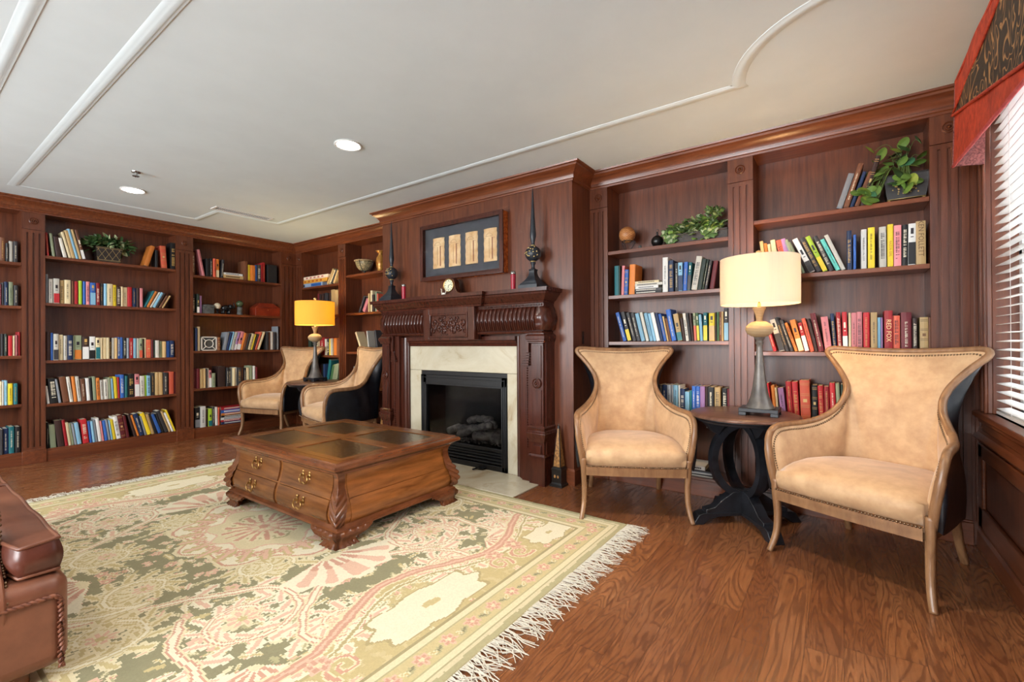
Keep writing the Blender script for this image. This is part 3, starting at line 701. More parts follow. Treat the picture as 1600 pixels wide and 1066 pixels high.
# ------------------------------------------------------------------ table lamps
PEWTER = mottled('antiqued_pewter', srgb(84,80,76), srgb(118,112,106), .38, 9, .1, .002, metal=.25)
RAFFIA = mat('woven_raffia', srgb(176,150,110), .75); v_ = coords(RAFFIA, (1,1,1)); wv = N(RAFFIA, 'ShaderNodeTexWave', bands_direction='Z'); wv.inputs['Scale'].default_value = 60; wv.inputs['Distortion'].default_value = 1.5; L(RAFFIA, v_, wv.inputs['Vector'])
r_ = ramp(RAFFIA, [(0, srgb(138,112,78)), (1, srgb(196,170,130))], wv.outputs['Fac']); L(RAFFIA, r_.outputs[0], BS(RAFFIA).inputs['Base Color']); bump(RAFFIA, wv.outputs['Fac'], .6, .003)
def shade_mat(name, col, em, tr=.5):
    m = bpy.data.materials.new(name); m.use_nodes = True; nt = m.node_tree; nt.nodes.clear()
    o = nt.nodes.new('ShaderNodeOutputMaterial'); d = nt.nodes.new('ShaderNodeBsdfDiffuse'); t_ = nt.nodes.new('ShaderNodeBsdfTranslucent'); x = nt.nodes.new('ShaderNodeMixShader')
    tc = nt.nodes.new('ShaderNodeTexCoord'); mp = nt.nodes.new('ShaderNodeMapping'); mp.inputs['Scale'].default_value = (140,140,6); nz = nt.nodes.new('ShaderNodeTexNoise'); nz.inputs['Scale'].default_value = 1; rp = nt.nodes.new('ShaderNodeValToRGB')
    rp.color_ramp.elements[0].color = tuple(c*.93 for c in col[:3])+(1,); rp.color_ramp.elements[1].color = col
    nt.links.new(tc.outputs['Object'], mp.inputs[0]); nt.links.new(mp.outputs[0], nz.inputs['Vector']); nt.links.new(nz.outputs['Fac'], rp.inputs[0])
    nt.links.new(rp.outputs[0], d.inputs[0]); nt.links.new(rp.outputs[0], t_.inputs[0]); x.inputs[0].default_value = tr
    nt.links.new(d.outputs[0], x.inputs[1]); nt.links.new(t_.outputs[0], x.inputs[2]); nt.links.new(x.outputs[0], o.inputs[0])
    return m
SHADE1 = shade_mat('cream_linen_shade', srgb(238,230,212), 0, .45)
SHADE2 = shade_mat('amber_silk_shade', srgb(250,212,116), 0, .6)
def make_lamp(label, shade, tint, power):
    t = thing('table_lamp', label, 'lamp', (0,0,0), 0, 'tall trumpet table lamps')
    b = MB(); b.box(-.125,.125,-.105,.105,.022,.046)
    for sx in (-1,1):
        for sy in (-1,1): b.box(sx*.125 if sx < 0 else .075, -.075 if sx < 0 else .125, sy*.105 if sy < 0 else .06, -.06 if sy < 0 else .105, 0, .023)
    b.build('base', BPAINT, t, bevel=.003)
    b = MB(); b.lathe([(.094,.046),(.090,.056),(.078,.075),(.062,.115),(.050,.165),(.040,.23),(.031,.30),(.0245,.37),(.020,.43),(.019,.45),(.026,.458),(.028,.466),(.022,.474),(.024,.482),(.034,.492),(.036,.5)], n=32); b.build('stem', PEWTER, t, smooth=True, flat_angle=50)
    b = MB(); b.lathe([(.030,.50),(.055,.508),(.080,.525),(.092,.548),(.088,.568),(.070,.586),(.045,.60),(.024,.604)], n=32); b.build('raffia_bulb', RAFFIA, t, smooth=True, flat_angle=60)
    b = MB(); b.lathe([(.022,.60),(.020,.615),(.024,.64),(.034,.668),(.042,.684),(.042,.692),(.012,.694),(.010,.72),(.008,.72)], n=24); b.build('neck', RAFFIA, t, smooth=True, flat_angle=40)
    b = MB(); b.lathe([(.006,.69),(.006,1.0)], n=10)
    for k in range(3):
        a = k*2*math.pi/3; b.tube([(0,0,.99),(.255*math.cos(a),.255*math.sin(a),.995)], .0025, 6)
    b.build('harp', BRASS, t, smooth=True)
    b = MB(); b.sphere((0,0,.86), .032, 16, 10, (1,1,1.3)); BUL = mat('warm_bulb', (1,1,1,1), .5); BS(BUL).inputs['Emission Color'].default_value = tint+(1,); BS(BUL).inputs['Emission Strength'].default_value = 12; b.build('bulb', BUL, t, smooth=True)
    b = MB(); g = [[(r*math.cos(2*math.pi*k/64), r*math.sin(2*math.pi*k/64), z) for k in range(64)] for r, z in ((.2555,.712),(.257,.86),(.2555,1.01),(.2525,1.01),(.254,.86),(.2525,.712),(.2555,.712))]
    b.grid(g, closed=True); b.build('lamp_shade', shade, t, smooth=True, flat_angle=40)
    b = MB(); b.lathe([(.008,.99),(.008,1.012),(.012,1.018),(.010,1.03),(.016,1.045),(.020,1.055),(.006,1.062),(.0005,1.064)], n=16); b.build('finial', RAFFIA, t, smooth=True)
    l = lamp('lamp_bulb_light', 'POINT', (0,0,.86), power, tint, .05); l.parent = t
    return t
lp = make_lamp('tall pewter table lamp with cream drum shade on the nearer round table', SHADE1, (1,.60,.26), 26); lp.location = (-.43,3.352,.7225); lp.scale = (.9,.9,1)
lp2 = make_lamp('table lamp with glowing amber drum shade on the far round table', SHADE2, (1,.78,.42), 26); lp2.location = (-5.46,3.31,.7225); lp2.scale = (.92,.92,1)

# ------------------------------------------------------------------ bombe coffee table
CTW = wood('amber_walnut', srgb(80,44,20), srgb(136,84,42), .25, stretch=(1.0,5,9), scale=3, b=.03)
CTY = wood('amber_walnut_lit', srgb(92,52,22), srgb(160,98,46), .25, stretch=(5,1.0,9), scale=3, b=.03)  # walnut lightened to paint in window light on the table side
CTD = wood('dark_walnut_moulding', srgb(78,40,22), srgb(124,72,40), .22, stretch=(2,2,8), scale=3, b=.03)
CX, CY = -3.06, 2.07; HX, HY = .71, .53
t = thing('coffee_table', 'large carved bombe coffee table with four leather top panels on the rug', 'coffee table', (CX,CY,0))
t.rotation_euler.z = 0
BP = [(.0,.425),(.0,.41),(-.004,.39),(-.0,.35),(.012,.30),(.028,.26),(.040,.225),(.046,.19),(.042,.16),(.030,.135),(.022,.125)]   # outward bulge over height
hx, hy = HX-.075, HY-.075
b = MB(); g = []
for o_, z in BP: g.append([(-hx-o_,-hy-o_,z),(hx+o_,-hy-o_,z),(hx+o_,hy+o_,z),(-hx-o_,hy+o_,z)])
b.grid(g, closed=True); b.build('carcass', CTY, t, smooth=True, flat_angle=60)
rm = lambda s, x0, x1, y0, y1, prof, z0=0: s.mould([(x0,y0),(x0,y1),(x1,y1),(x1,y0)][::-1][::-1], prof, closed=True, z0=z0)
b = MB(); b.mould([(-HX+.06,-HY+.06),(HX-.06,-HY+.06),(HX-.06,HY-.06),(-HX+.06,HY-.06)], [(-.02,.42),(.006,.422),(.008,.434),(.02,.44),(.034,.452),(.052,.458),(.060,.464),(.062,.478),(.054,.488),(.040,.492),(.030,.5),(-.02,.5)], closed=True); 
b.build('top_moulding', CTD, t, smooth=True, flat_angle=35)
# top boards: outer frame and cross
x0, x1, y0, y1 = -HX+.075, HX-.075, -HY+.075, HY-.075; wf = .085
b = MB()
for a in ((x0,x1,y0,y0+wf-.03),(x0,x1,y1-wf+.03,y1),(x0,x0+wf-.03,y0+wf-.03,y1-wf+.03),(x1-wf+.03,x1,y0+wf-.03,y1-wf+.03),(-.06,.06,y0+wf-.03,y1-wf+.03),(x0+wf-.03,-.06,-.05,.05),(.06,x1-wf+.03,-.05,.05)): b.box(*a, .47, .5)
b.box(x0,x1,y0,y1,.44,.488)
b.build('tabletop_frame', CTW, t, bevel=.002)
LEAT = mottled('bronzed_leather', srgb(38,30,20), srgb(78,62,38), .12, 45, .5, .004, spec=.7, detail=8)
for sx in (-1,1):
    for sy in (-1,1):
        xa, xb = sorted((sx*.06, sx*(x1-wf+.03))); ya, yb = sorted((sy*.05, sy*(y1-wf+.03)))
        b = MB(); b.box(xa+.004, xb-.004, ya+.004, yb-.004, .488, .4955); p = b.build('leather_panel', LEAT, t)
# base moulding
b = MB(); b.mould([(-hx-.02,-hy-.02),(hx+.02,-hy-.02),(hx+.02,hy+.02),(-hx-.02,hy+.02)], [(-.03,.092),(.026,.092),(.03,.1),(.026,.112),(.014,.12),(.008,.13),(-.03,.134)], closed=True); b.build('base_moulding', CTD, t, smooth=True, flat_angle=35)
# raised side panels, drawers
def curved_face(b, axis, sgn, u0, u1, z0, z1, lift):
    """panel following the bombe profile on one face"""
    prof = [(o_, z) for o_, z in BP]
    def off(z):
        for (o1, z1_), (o2, z2_) in zip(prof, prof[1:]):
            if z2_ <= z <= z1_: k = (z1_-z)/(z1_-z2_); return o1+(o2-o1)*k
        return prof[-1][0] if z < prof[-1][1] else prof[0][0]
    n = 8; g = []
    for j in range(n+1):
        z = z0+(z1-z0)*j/n; o_ = off(z)
        f = lambda uu, q: (uu, sgn*(hy+o_+q), z) if axis == 'y' else (sgn*(hx+o_+q), uu, z)
        k = .003 if 0 < j < n else 0
        g.append([f(u0,-.004), f(u0+.004,lift), f(u1-.004,lift), f(u1,-.004)])
    b.grid(g); b.add([g[0][0],g[0][1],g[0][2],g[0][3]], [(0,1,2,3)]); b.add([g[-1][0],g[-1][1],g[-1][2],g[-1][3]], [(3,2,1,0)])
    return off
for sgn in (-1,1):
    for (z0, z1) in ((.276,.418),(.130,.270)):
        b = MB(); curved_face(b, 'x', sgn, -hy+.05, hy-.05, z0, z1, .006); b.build('side_panel', CTY, t, smooth=True, flat_angle=30)
def handle(b, x, y, z, s):
    for dx in (-.036,.036):
        b.lathe([(.014,0),(.015,.003),(.008,.006),(.005,.018),(.008,.021),(.0005,.024)], (x+dx,y,z+.008), 12, axis=(0,s,0))
        for dz, r in ((.030,.009),(-.012,.010)): b.lathe([(r,0),(r*.6,.004),(.0005,.005)], (x+dx,y,z+dz), 10, axis=(0,s,0))
    b.tube(crom([(x-.036,y+s*.018,z+.008),(x-.044,y+s*.023,z-.016),(x-.024,y+s*.026,z-.036),(x,y+s*.027,z-.028),(x+.024,y+s*.026,z-.036),(x+.044,y+s*.023,z-.016),(x+.036,y+s*.018,z+.008)], 4), .0042, 8, ref=(0,1,0))
for sgn in (-1,1):
    for (u0,u1) in ((-hx+.04,-.016),(.016,hx-.04)):
        for (z0,z1) in ((.280,.414),(.134,.270)):
            b = MB(); off = curved_face(b, 'y', sgn, u0, u1, z0, z1, .010); d = b.build('drawer', CTW, t, smooth=True, flat_angle=30)
            b = MB(); zc = (z0+z1)/2+.012; handle(b, (u0+u1)/2, sgn*(hy+off(zc)+.010), zc, sgn); b.build('handle', BRASS, d, smooth=True, flat_angle=40)
# carved corners
for sx in (-1,1):
    for sy in (-1,1):
        b = MB(); g = []
        for j, (o_, z) in enumerate([(q.x, q.z) for q in crom([(p[0],0,p[1]) for p in BP], 6)]):
            cxx, cyy = sx*(hx+o_), sy*(hy+o_); lo = max(0, min(1, (.33-z)/.06)); r = []
            for i in range(25):
                u = -1+2*i/24; w = .030+.018*math.sin(math.pi*max(0,min(1,(.34-z)/.22)))
                rib = .015*lo*abs(math.sin((1-abs(u))*4.5+z*70))**.7*(1-abs(u)*.5)
                d = .014+rib-.006*abs(u)
                if u < 0: r.append((cxx+sx*d, cyy+sy*d-sy*w*(-u)*1.5, z))
                else: r.append((cxx+sx*d-sx*w*u*1.5, cyy+sy*d, z))
            g.append(r)
        b.grid(g); b.build('carved_corner', CTD, t, smooth=True)
        # ogee bracket foot with leaf scrolls
        b = MB(); ox, oy = sx*(HX-.035), sy*(HY-.035)
        for (ux, uy) in ((-sx,0),(0,-sy)):
            g = []
            prof = [(.012,.100),(.024,.085),(.022,.065),(.006,.045),(.004,.03),(.022,.010),(.026,0)]
            edge = [.24,.225,.185,.14,.125,.135,.14]
            for (o_, z), e in zip(prof, edge):
                r = []
                for i in range(31):
                    k = i/30; l = e*k; rip = .010*abs(math.sin(k*14+z*60))**.7*(k > .15)
                    nx, ny = (0, sy) if ux else (sx, 0)
                    q_ = (1-k)**3; r.append((ox+ux*l+nx*(o_+rip)+(sx*o_ if ux else 0)*q_, oy+uy*l+ny*(o_+rip)+(sy*o_ if uy else 0)*q_, z))
                g.append(r)
            # thickness inward
            g2 = [[(p[0]-(0 if ux else sx*.035), p[1]-(sy*.035 if ux else 0), p[2]) for p in r] for r in g]
            b.grid(g); b.grid([r[::-1] for r in g2]); 
            b.grid([g[0], g2[0]]); b.grid([g2[-1], g[-1]]); b.grid([[r[-1] for r in g], [r[-1] for r in g2]]); b.grid([[r[0] for r in g2], [r[0] for r in g]])
            nx, ny = (0, sy) if ux else (sx, 0)
            for (l, z, r0) in ((.205,.080,.024),(.125,.030,.016)):
                c = Vector((ox+ux*l+nx*.004, oy+uy*l+ny*.004, z))
                pts = []
                for i in range(15):
                    k = i/14; a = 4.6*k; rr = r0*(1-.7*k); pts.append(c+Vector((ux,uy,0))*rr*math.cos(a)+Vector((0,0,1))*rr*math.sin(a)+Vector((nx,ny,0))*.004)
                b.tube(pts, .0055, 6, ref=(nx,ny,0))
        b.build('foot', CTD, t, smooth=True, flat_angle=55)

# ------------------------------------------------------------------ leather sofa, mostly left of the frame
LEA = mottled('brown_leather', srgb(92,52,39), srgb(142,90,66), .36, 3.2, .25, .006, detail=9, lo=.3, hi=.7)
LEAD = mottled('dark_brown_leather', srgb(78,40,30), srgb(112,62,48), .3, 4, .25, .006, detail=8)
ROPE = mottled('twisted_leather_cord', srgb(92,48,34), srgb(140,86,62), .4, 60, .2, .002)
sx1, sy1 = -2.295, .395                                # right front corner of the seat
SO = (-3.35, -.05, 0)
t = thing('leather_sofa', 'brown leather sofa with rope-twist piping at the bottom left, on the rug', 'sofa', SO)
b = MB(); X0, X1 = -4.45, sx1+.035; b.box(X0, X1, -.5, sy1+.025, .06, .388); b.build('sofa_base', LEA, t, SO, bevel=.05, seg=5)
def cushion(x0, x1, y0, y1, z0, z1, ear=None, nm='seat_cushion'):
    """box cushion with crown; ear = (x, y): right edge steps back to x for depths below y (T-cushion)"""
    nx, ny = 28, 44; top = []; bot = []
    for j in range(ny+1):
        v = -1+2*j/ny; r = []; r2 = []; y = (y0+y1)/2+(y1-y0)/2*v
        xr = x1
        if ear: k = max(0, min(1, (y-ear[1])/.03)); xr = ear[0]+(x1-ear[0])*k
        for i in range(nx+1):
            u = -1+2*i/nx; x = (x0+xr)/2+(xr-x0)/2*u; yq = y-(y1-y0)/2*v*.012*u*u
            wr = .004*math.sin(u*9+v*5)+.003*math.sin(u*3-v*14)
            r.append((x, yq, z1+.028*(1-u*u)*(1-v*v)+wr)); r2.append((x, yq, z0-.004*(1-u*u)*(1-v*v)))
        top.append(r); bot.append(r2)
    b = MB(); b.grid(top); tp = b.build(nm, LEA, t, SO, smooth=True)
    ring = lambda g: g[0][:-1]+[r[-1] for r in g][:-1]+g[-1][::-1][:-1]+[r[0] for r in g][::-1][:-1]
    rt, rb = ring(top), ring(bot); nr = len(rt); rows = []
    nrm = []
    for i in range(nr):
        d = Vector(rt[(i+1) % nr])-Vector(rt[i-1]); nrm.append(Vector((d.y, -d.x, 0)).normalized())
    for k in range(7):
        f = k/6; rows.append([Vector(q).lerp(Vector(p), f)+n_*(.013*math.sin(math.pi*f)) for p, q, n_ in zip(rt, rb, nrm)])
    b = MB(); b.grid(rows, closed=True); b.grid(bot); b.build('cushion_boxing', LEAD, tp, SO, smooth=True)
    b = MB(); b.tube([Vector(p)+Vector((0,0,.003)) for p in rt+[rt[0]]], .0065, 6); b.tube([Vector(p) for p in rb+[rb[0]]], .006, 6); b.build('cushion_piping', LEA, tp, SO, smooth=True)
cushion(-3.37, sx1+.005, -.48, sy1+.005,   .40, .50, ear=(-2.535,.262))
cushion(X0+.24, -3.38, -.48, sy1+.005,   .40, .50)
b = MB()
def rope(b, pts, r=.009, tw=.035):
    P = []; acc = 0
    pts = [Vector(p) for p in pts]
    dn = []
    for a, c in zip(pts, pts[1:]):
        n = max(2, int((c-a).length/.004))
        for i in range(n): dn.append(a.lerp(c, i/n))
    dn.append(pts[-1])
    for ph in (0, math.pi):
        Q = []; acc = 0
        for i, p in enumerate(dn):
            if i: acc += (p-dn[i-1]).length
            t_ = (dn[min(i+1,len(dn)-1)]-dn[max(i-1,0)]).normalized(); u = t_.orthogonal() if abs(t_.z) > .9 else t_.cross(Vector((0,0,1))).normalized(); w = t_.cross(u)
            a = 2*math.pi*acc/tw+ph; Q.append(p+u*math.cos(a)*r*.5+w*math.sin(a)*r*.5)
        b.tube(Q[::2], r*.62, 6, ref=(.3,.2,1))
yy, xx = sy1+.035, X1+.004
rope(b, [(xx,yy-.035,.0+.06),(xx,yy-.035,.30),(xx,yy-.05,.318),(xx,-.5,.318)])
b.build('rope_piping', ROPE, t, SO, smooth=True)
# arms set back behind the T-cushion, with nailheads on the front panel
for sg in (1, -1):
    f = (lambda x: x) if sg > 0 else (lambda x: X0-.02+(-2.25-x))
    pr = [(-2.53,.09),(-2.53,.58),(-2.51,.61),(-2.47,.625),(-2.43,.61),(-2.415,.57),(-2.41,.50),(-2.36,.45),(-2.30,.41),(-2.258,.36),(-2.25,.32),(-2.262,.26),(-2.30,.20),(-2.33,.15),(-2.335,.09)]
    b = MB(); b.prism([(f(x), z) for x, z in pr], 1, -.70, .262); arm = b.build('arm', LEA, t, SO, bevel=.006)
    b = MB(); Q = crom([(f(x), .266, z) for x, z in pr[1:]], 5); acc = 0
    for p, q in zip(Q, Q[1:]):
        acc += (q-p).length
        if acc > .014: acc = 0; c = q+(Vector((f(-2.40), .266, .36))-q).normalized()*.014; b.sphere(c, .006, 6, 4)
    b.build('nailhead_trim', NAILM, arm, SO, smooth=True)
b = MB(); b.box(X0+.05, sx1-.08, -.78, -.5, .06, .86); b.build('sofa_back', LEA, t, SO, bevel=.07, seg=5)
for x in (X0+.08, X1-.08):
    for y in (-.42, sy1-.1):
        b = MB(); b.lathe([(.03,.0),(.034,.02),(.03,.06)], (x,y,.0015), 14); b.build('foot', CTD, t, SO, smooth=True, flat_angle=40)
# ------------------------------------------------------------------ window valance and blind
VRED = mottled('russet_velvet', srgb(150,44,26), srgb(196,70,42), .7, 26, .2, .002)
VPINK = mottled('rose_piping', srgb(168,62,62), srgb(190,84,84), .7, 30, .1, .001)
VWOV = mottled('burgundy_tweed', srgb(70,24,28), srgb(150,96,90), .85, 110, .4, .002)
VPAT = mat('scrolled_damask', rough=.6)
v_ = coords(VPAT, (1,1,1)); wz = N(VPAT, 'ShaderNodeTexNoise'); wz.inputs['Scale'].default_value = 4; wz.inputs['Detail'].default_value = 1; wz.inputs['Distortion'].default_value = 2.2; L(VPAT, v_, wz.inputs['Vector'])
mm = N(VPAT, 'ShaderNodeMath', operation='MULTIPLY'); mm.inputs[1].default_value = 7; L(VPAT, wz.outputs['Fac'], mm.inputs[0]); fr = N(VPAT, 'ShaderNodeMath', operation='FRACT'); L(VPAT, mm.outputs[0], fr.inputs[0])
r_ = ramp(VPAT, [(.0, srgb(42,34,28)), (.52, srgb(52,42,32)), (.6, srgb(150,108,64)), (.72, srgb(172,128,80)), (.8, srgb(56,44,34)), (1, srgb(42,34,28))], fr.outputs[0]); L(VPAT, r_.outputs[0], BS(VPAT).inputs['Base Color'])
VO = (.56, 2.5, 2.3)
t = thing('window_valance', 'red and black-gold scrolled fabric valance hung over the window blind', 'valance', VO)
XF, XWl = .50, XW-.036
def vz(y):      # hem height along the window
    return 2.145-.068*(3.45-max(y, 2.2))
yA, yB = 3.452, 1.52; n = 40
def strip(f0, f1, x, rows=6, lift=0):
    g = []
    for j in range(rows+1):
        v = j/rows; r = []
        for i in range(n+1):
            u = i/n; a = f0(u); c = f1(u); y = a[0]+(c[0]-a[0])*v; z = a[1]+(c[1]-a[1])*v
            r.append((x+lift+.004*math.sin(u*18+v*2), y, z))
        g.append(r)
    return g
ytop = lambda u: (3.365+(1.58-3.365)*u, 2.575)
ybot = lambda u: (yA+(yB-yA)*u, vz(yA+(yB-yA)*u))
mid = lambda u, k: (ytop(u)[0]+(ybot(u)[0]-ytop(u)[0])*k, ytop(u)[1]+(ybot(u)[1]-ytop(u)[1])*k)
b = MB(); g = strip(ytop, lambda u: ybot(u), XF, 10); b.grid(g); b.grid([[(p[0]+.012,p[1],p[2]) for p in r] for r in g][::-1]); b.build('lower_band', VRED, t, VO, smooth=True)
# damask field: starts at a slanting edge
def dz(u):
    y = 3.388+(1.56-3.388)*u; return y, 2.402+.082*(3.388-y)
lowl = lambda y: max(2.402-.254*(3.388-y), vz(y)+.03)
g = []
for j in range(9):
    v = j/8; r = []
    for i in range(n+1):
        y, hi = dz(i/n); lo_ = lowl(y)
        r.append((XF-.006+.004*math.sin(i/n*18+v), y, lo_+(hi-lo_)*v))
    g.append(r)
b = MB(); b.grid(g); b.build('damask_field', VPAT, t, VO, smooth=True)
b = MB(); b.tube([(XF-.008, dz(i/n)[0], lowl(dz(i/n)[0])) for i in range(n+1)], .007, 8); b.tube([(XF-.008, dz(i/12)[0], dz(i/12)[1]) for i in range(13)], .005, 8); b.build('cord', VRED, t, VO, smooth=True)
b = MB(); b.tube([(XF+.004, ybot(i/n)[0], ybot(i/n)[1]) for i in range(n+1)], .008, 8); b.build('hem_piping', VPINK, t, VO, smooth=True)
b = MB()
b2 = MB()
for b, (yt, yb) in ((b, (3.365,yA)),(b2, (1.58,yB))):
    q = [(XF,yt,2.575),(XWl,yt+.0,2.575),(XWl,yb,2.13),(XF,yb,vz(yb))]; b.add(q+[(x, y-.01 if yb == yA else y+.01, z) for x, y, z in q], [(0,1,2,3),(7,6,5,4),(0,4,5,1),(1,5,6,2),(2,6,7,3),(3,7,4,0)])
    b.build('side_return', VWOV, t, VO)

b = MB(); b.box(XF, XWl, 1.58, 3.365, 2.56, 2.575); b.build('top_board', VRED, t, VO)
BLW = mat('white_blind_slat', srgb(228,226,222), .4)
BO = (XW+.03, 2.5, .83)
t = thing('venetian_blind', 'white horizontal slatted blind filling the right-hand window', 'window blind', BO)
b = MB(); z = WZ0+.035
while z < WZ1-.05:
    for y0, y1 in ((WY0+.012, WY1-.012),):
        c = Vector((XW+.035, (y0+y1)/2, z)); a = math.radians(8); b.obox(c, (math.cos(a),0,math.sin(a)), (0,1,0), (-math.sin(a),0,math.cos(a)), .025, (y1-y0)/2, .0014)
    z += .0445
b.build('slats', BLW, t, BO)
b = MB(); b.box(XW+.008, XW+.062, WY0+.012, WY1-.012, WZ0+.004, WZ0+.02); b.build('bottom_rail', BLW, t, BO, bevel=.003)
b = MB(); b.box(XW+.005, XW+.065, WY0+.008, WY1-.008, WZ1-.05, WZ1-.002); b.build('head_rail', BLW, t, BO, bevel=.003)
for y in (3.22, 2.72, 2.25, 1.8):
    b = MB()
    for x in (XW+.009, XW+.061): b.box(x-.0008, x+.0008, y-.0008, y+.0008, WZ0+.02, WZ1-.05)
    b.build('ladder_cord', BLW, t, BO)

# ------------------------------------------------------------------ rug: pattern woven as colour on a fine mesh
RX0, RX1, RY0, RY1 = -5.0, -1.14, .12, 2.872
def make_rug():
    st = .0075; nx = int((RX1-RX0)/st); ny = int((RY1-RY0)/st)
    xs = np.linspace(RX0, RX1, nx+1); ys = np.linspace(RY0, RY1, ny+1)
    X, Y = np.meshgrid((xs[:-1]+xs[1:])/2, (ys[:-1]+ys[1:])/2)
    cx0, cy0 = (RX0+RX1)/2, (RY0+RY1)/2; A = np.abs(X-cx0); B = np.abs(Y-cy0); HXr, HYr = (RX1-RX0)/2, (RY1-RY0)/2
    rng = np.random.RandomState(3)
    C = lambda *c: np.array(srgb(*c)[:3])
    cream, ivory, gold, olive, sage, pink, rose, dk = C(216,204,168), C(224,216,190), C(190,172,124), C(130,126,98), C(170,162,124), C(196,146,126), C(214,174,152), C(122,116,90)
    # slight wobble so that drawn lines look woven
    def wob(f, s):
        g = rng.rand(40, 60); yi = (Y-RY0)/(RY1-RY0)*38*f % 38; xi = (X-RX0)/(RX1-RX0)*58*f % 58
        y0 = yi.astype(int); x0 = xi.astype(int); fy = yi-y0; fx = xi-x0
        return ((g[y0,x0]*(1-fx)+g[y0,x0+1]*fx)*(1-fy)+(g[y0+1,x0]*(1-fx)+g[y0+1,x0+1]*fx)*fy-.5)*s
    A0, B0 = A.copy(), B.copy(); A = A+wob(1,.02)+wob(3,.008); B = B+wob(1,.02)+wob(3,.008)
    img = np.zeros(X.shape+(3,)); img[:] = olive
    n_ = wob(2, 1.0); img[n_ > .12] = olive*.93+sage*.07
    def paint(mask, col): img[mask] = col
    def stroke(pts, w0, w1, cols, da=0):
        """tapering stroke along a polyline; cols = list of (relative width, colour) from outside in"""
        pts = np.array(pts); n = len(pts)
        D = np.full(X.shape, 9.)
        for i in range(n-1):
            w = w0+(w1-w0)*i/(n-1); p, q = pts[i], pts[i+1]; m = (A > min(p[0],q[0])-w) & (A < max(p[0],q[0])+w) & (B > min(p[1],q[1])-w) & (B < max(p[1],q[1])+w)
            if not m.any(): continue
            d = q-p; l = d@d+1e-9; a_, b_ = A[m], B[m]; k = np.clip(((a_-p[0])*d[0]+(b_-p[1])*d[1])/l, 0, 1)
            dd = np.hypot(a_-p[0]-k*d[0], b_-p[1]-k*d[1])/w; D[m] = np.minimum(D[m], dd)
        for r, c in cols: img[D < r] = c
    def spiral(x, y, r, a0, turns, sg, w=.018, n=34, tail=None):
        P = [(x+r*(1-.85*i/n)*math.cos(math.radians(a0)+sg*turns*2*math.pi*i/n), y+r*(1-.85*i/n)*math.sin(math.radians(a0)+sg*turns*2*math.pi*i/n)) for i in range(n+1)]
        if tail: P = tail+P
        return P
    def leaf(x, y, a, l, w, c1, c2):
        ca, sa = math.cos(a), math.sin(a); m = (np.abs(A-x) < l) & (np.abs(B-y) < l)
        if not m.any(): return
        u = ((A[m]-x)*ca+(B[m]-y)*sa)/l; v = (-(A[m]-x)*sa+(B[m]-y)*ca)/w
        e = np.abs(v)-np.sqrt(np.clip(u*(1-u)*4, 0, 1))*(.8+.2*np.sin(u*25)); t_ = img[m]; t_[(u > 0) & (u < 1) & (e < 0)] = c1; t_[(u > .05) & (u < .9) & (np.abs(v) < .28)] = c2; img[m] = t_
    def flower(x, y, r, c1, c2, c3, k=6):
        m = (np.abs(A-x) < r*1.3) & (np.abs(B-y) < r*1.3); dx, dy = A[m]-x, B[m]-y; rr = np.hypot(dx, dy); th = np.arctan2(dy, dx); R_ = r*(1+.2*np.cos(k*th))
        t_ = img[m]; t_[rr < R_] = c1; t_[rr < R_*.74] = c2; t_[(rr < R_*.74) & (np.cos(k*th) < -.5)] = c1; t_[rr < R_*.3] = c3; img[m] = t_
    def acanthus(P, l0, side, c1, c2, step=4):
        for i in range(2, len(P)-2, step):
            dx, dy = P[i+1][0]-P[i-1][0], P[i+1][1]-P[i-1][1]; a = math.atan2(dy, dx); k = 1-.5*i/len(P)
            for s in ((1,-1) if side == 0 else (side,)): leaf(P[i][0], P[i][1], a+s*.85, l0*k, l0*.28*k, c1, c2)
    # end zones (towards the fringes) gold ground with cartouche
    gz = A > HXr-.60-.10*np.cos(B*5.2)
    img[gz] = gold*.96
    n2 = wob(4, 1); img[gz & (n2 > .2)] = gold*.8+cream*.2
    # edge of the olive field: broad pink-and-cream scroll line
    P = [(HXr-.60-.10*math.cos(b_*5.2), b_) for b_ in np.linspace(0, HYr, 50)]
    # floral sprays on the olive field
    pr = random.Random(11)
    for i in range(520):
        x, y = pr.uniform(.0, HXr-.45), pr.uniform(.0, HYr-.1); a = pr.uniform(0, 6.28); l = pr.uniform(.03,.085)
        c = pr.choice((cream, ivory, gold, sage, cream)); leaf(x, y, a, l, l*.24, c, pr.choice((gold, sage, cream, rose)))
    for i in range(130):
        x, y = pr.uniform(.0, HXr-.1), pr.uniform(.0, HYr-.06); flower(x, y, pr.uniform(.012,.03), pr.choice((rose, cream)), pr.choice((pink, rose)), pr.choice((cream, gold)), pr.choice((5,6)))
    scr = [spiral(.95,.55,.26,200,1.4,1,tail=[(.35,1.15),(.45,.9),(.6,.62)]), spiral(.62,.95,.2,90,1.3,-1,tail=[(1.4,1.15),(1.1,1.22),(.8,1.2)]),
           spiral(1.22,.98,.17,260,1.4,1,tail=[(.75,.72),(.95,.82),(1.1,.80)]), spiral(.3,.72,.17,10,1.3,1,tail=[(.05,1.2),(.25,1.1),(.42,.92)]),
           spiral(1.32,.32,.15,120,1.4,-1,tail=[(.9,.1),(1.05,.3),(1.18,.42)]), spiral(.55,.28,.15,300,1.3,-1,tail=[(.2,.05),(.4,.08)])]
    for i, P_ in enumerate(scr):
        acanthus(P_, .15, 0, cream if i % 2 else ivory, rose if i % 2 == 0 else gold, 2)
        stroke(P_, .026, .011, [(1, cream), (.66, gold if i % 2 else pink), (.36, ivory)])
    for (x, y, r) in ((.95,.55,.075),(.62,.95,.06),(1.22,.98,.055),(.3,.72,.05),(1.32,.32,.05)): flower(x, y, r, cream, rose, gold, 8)
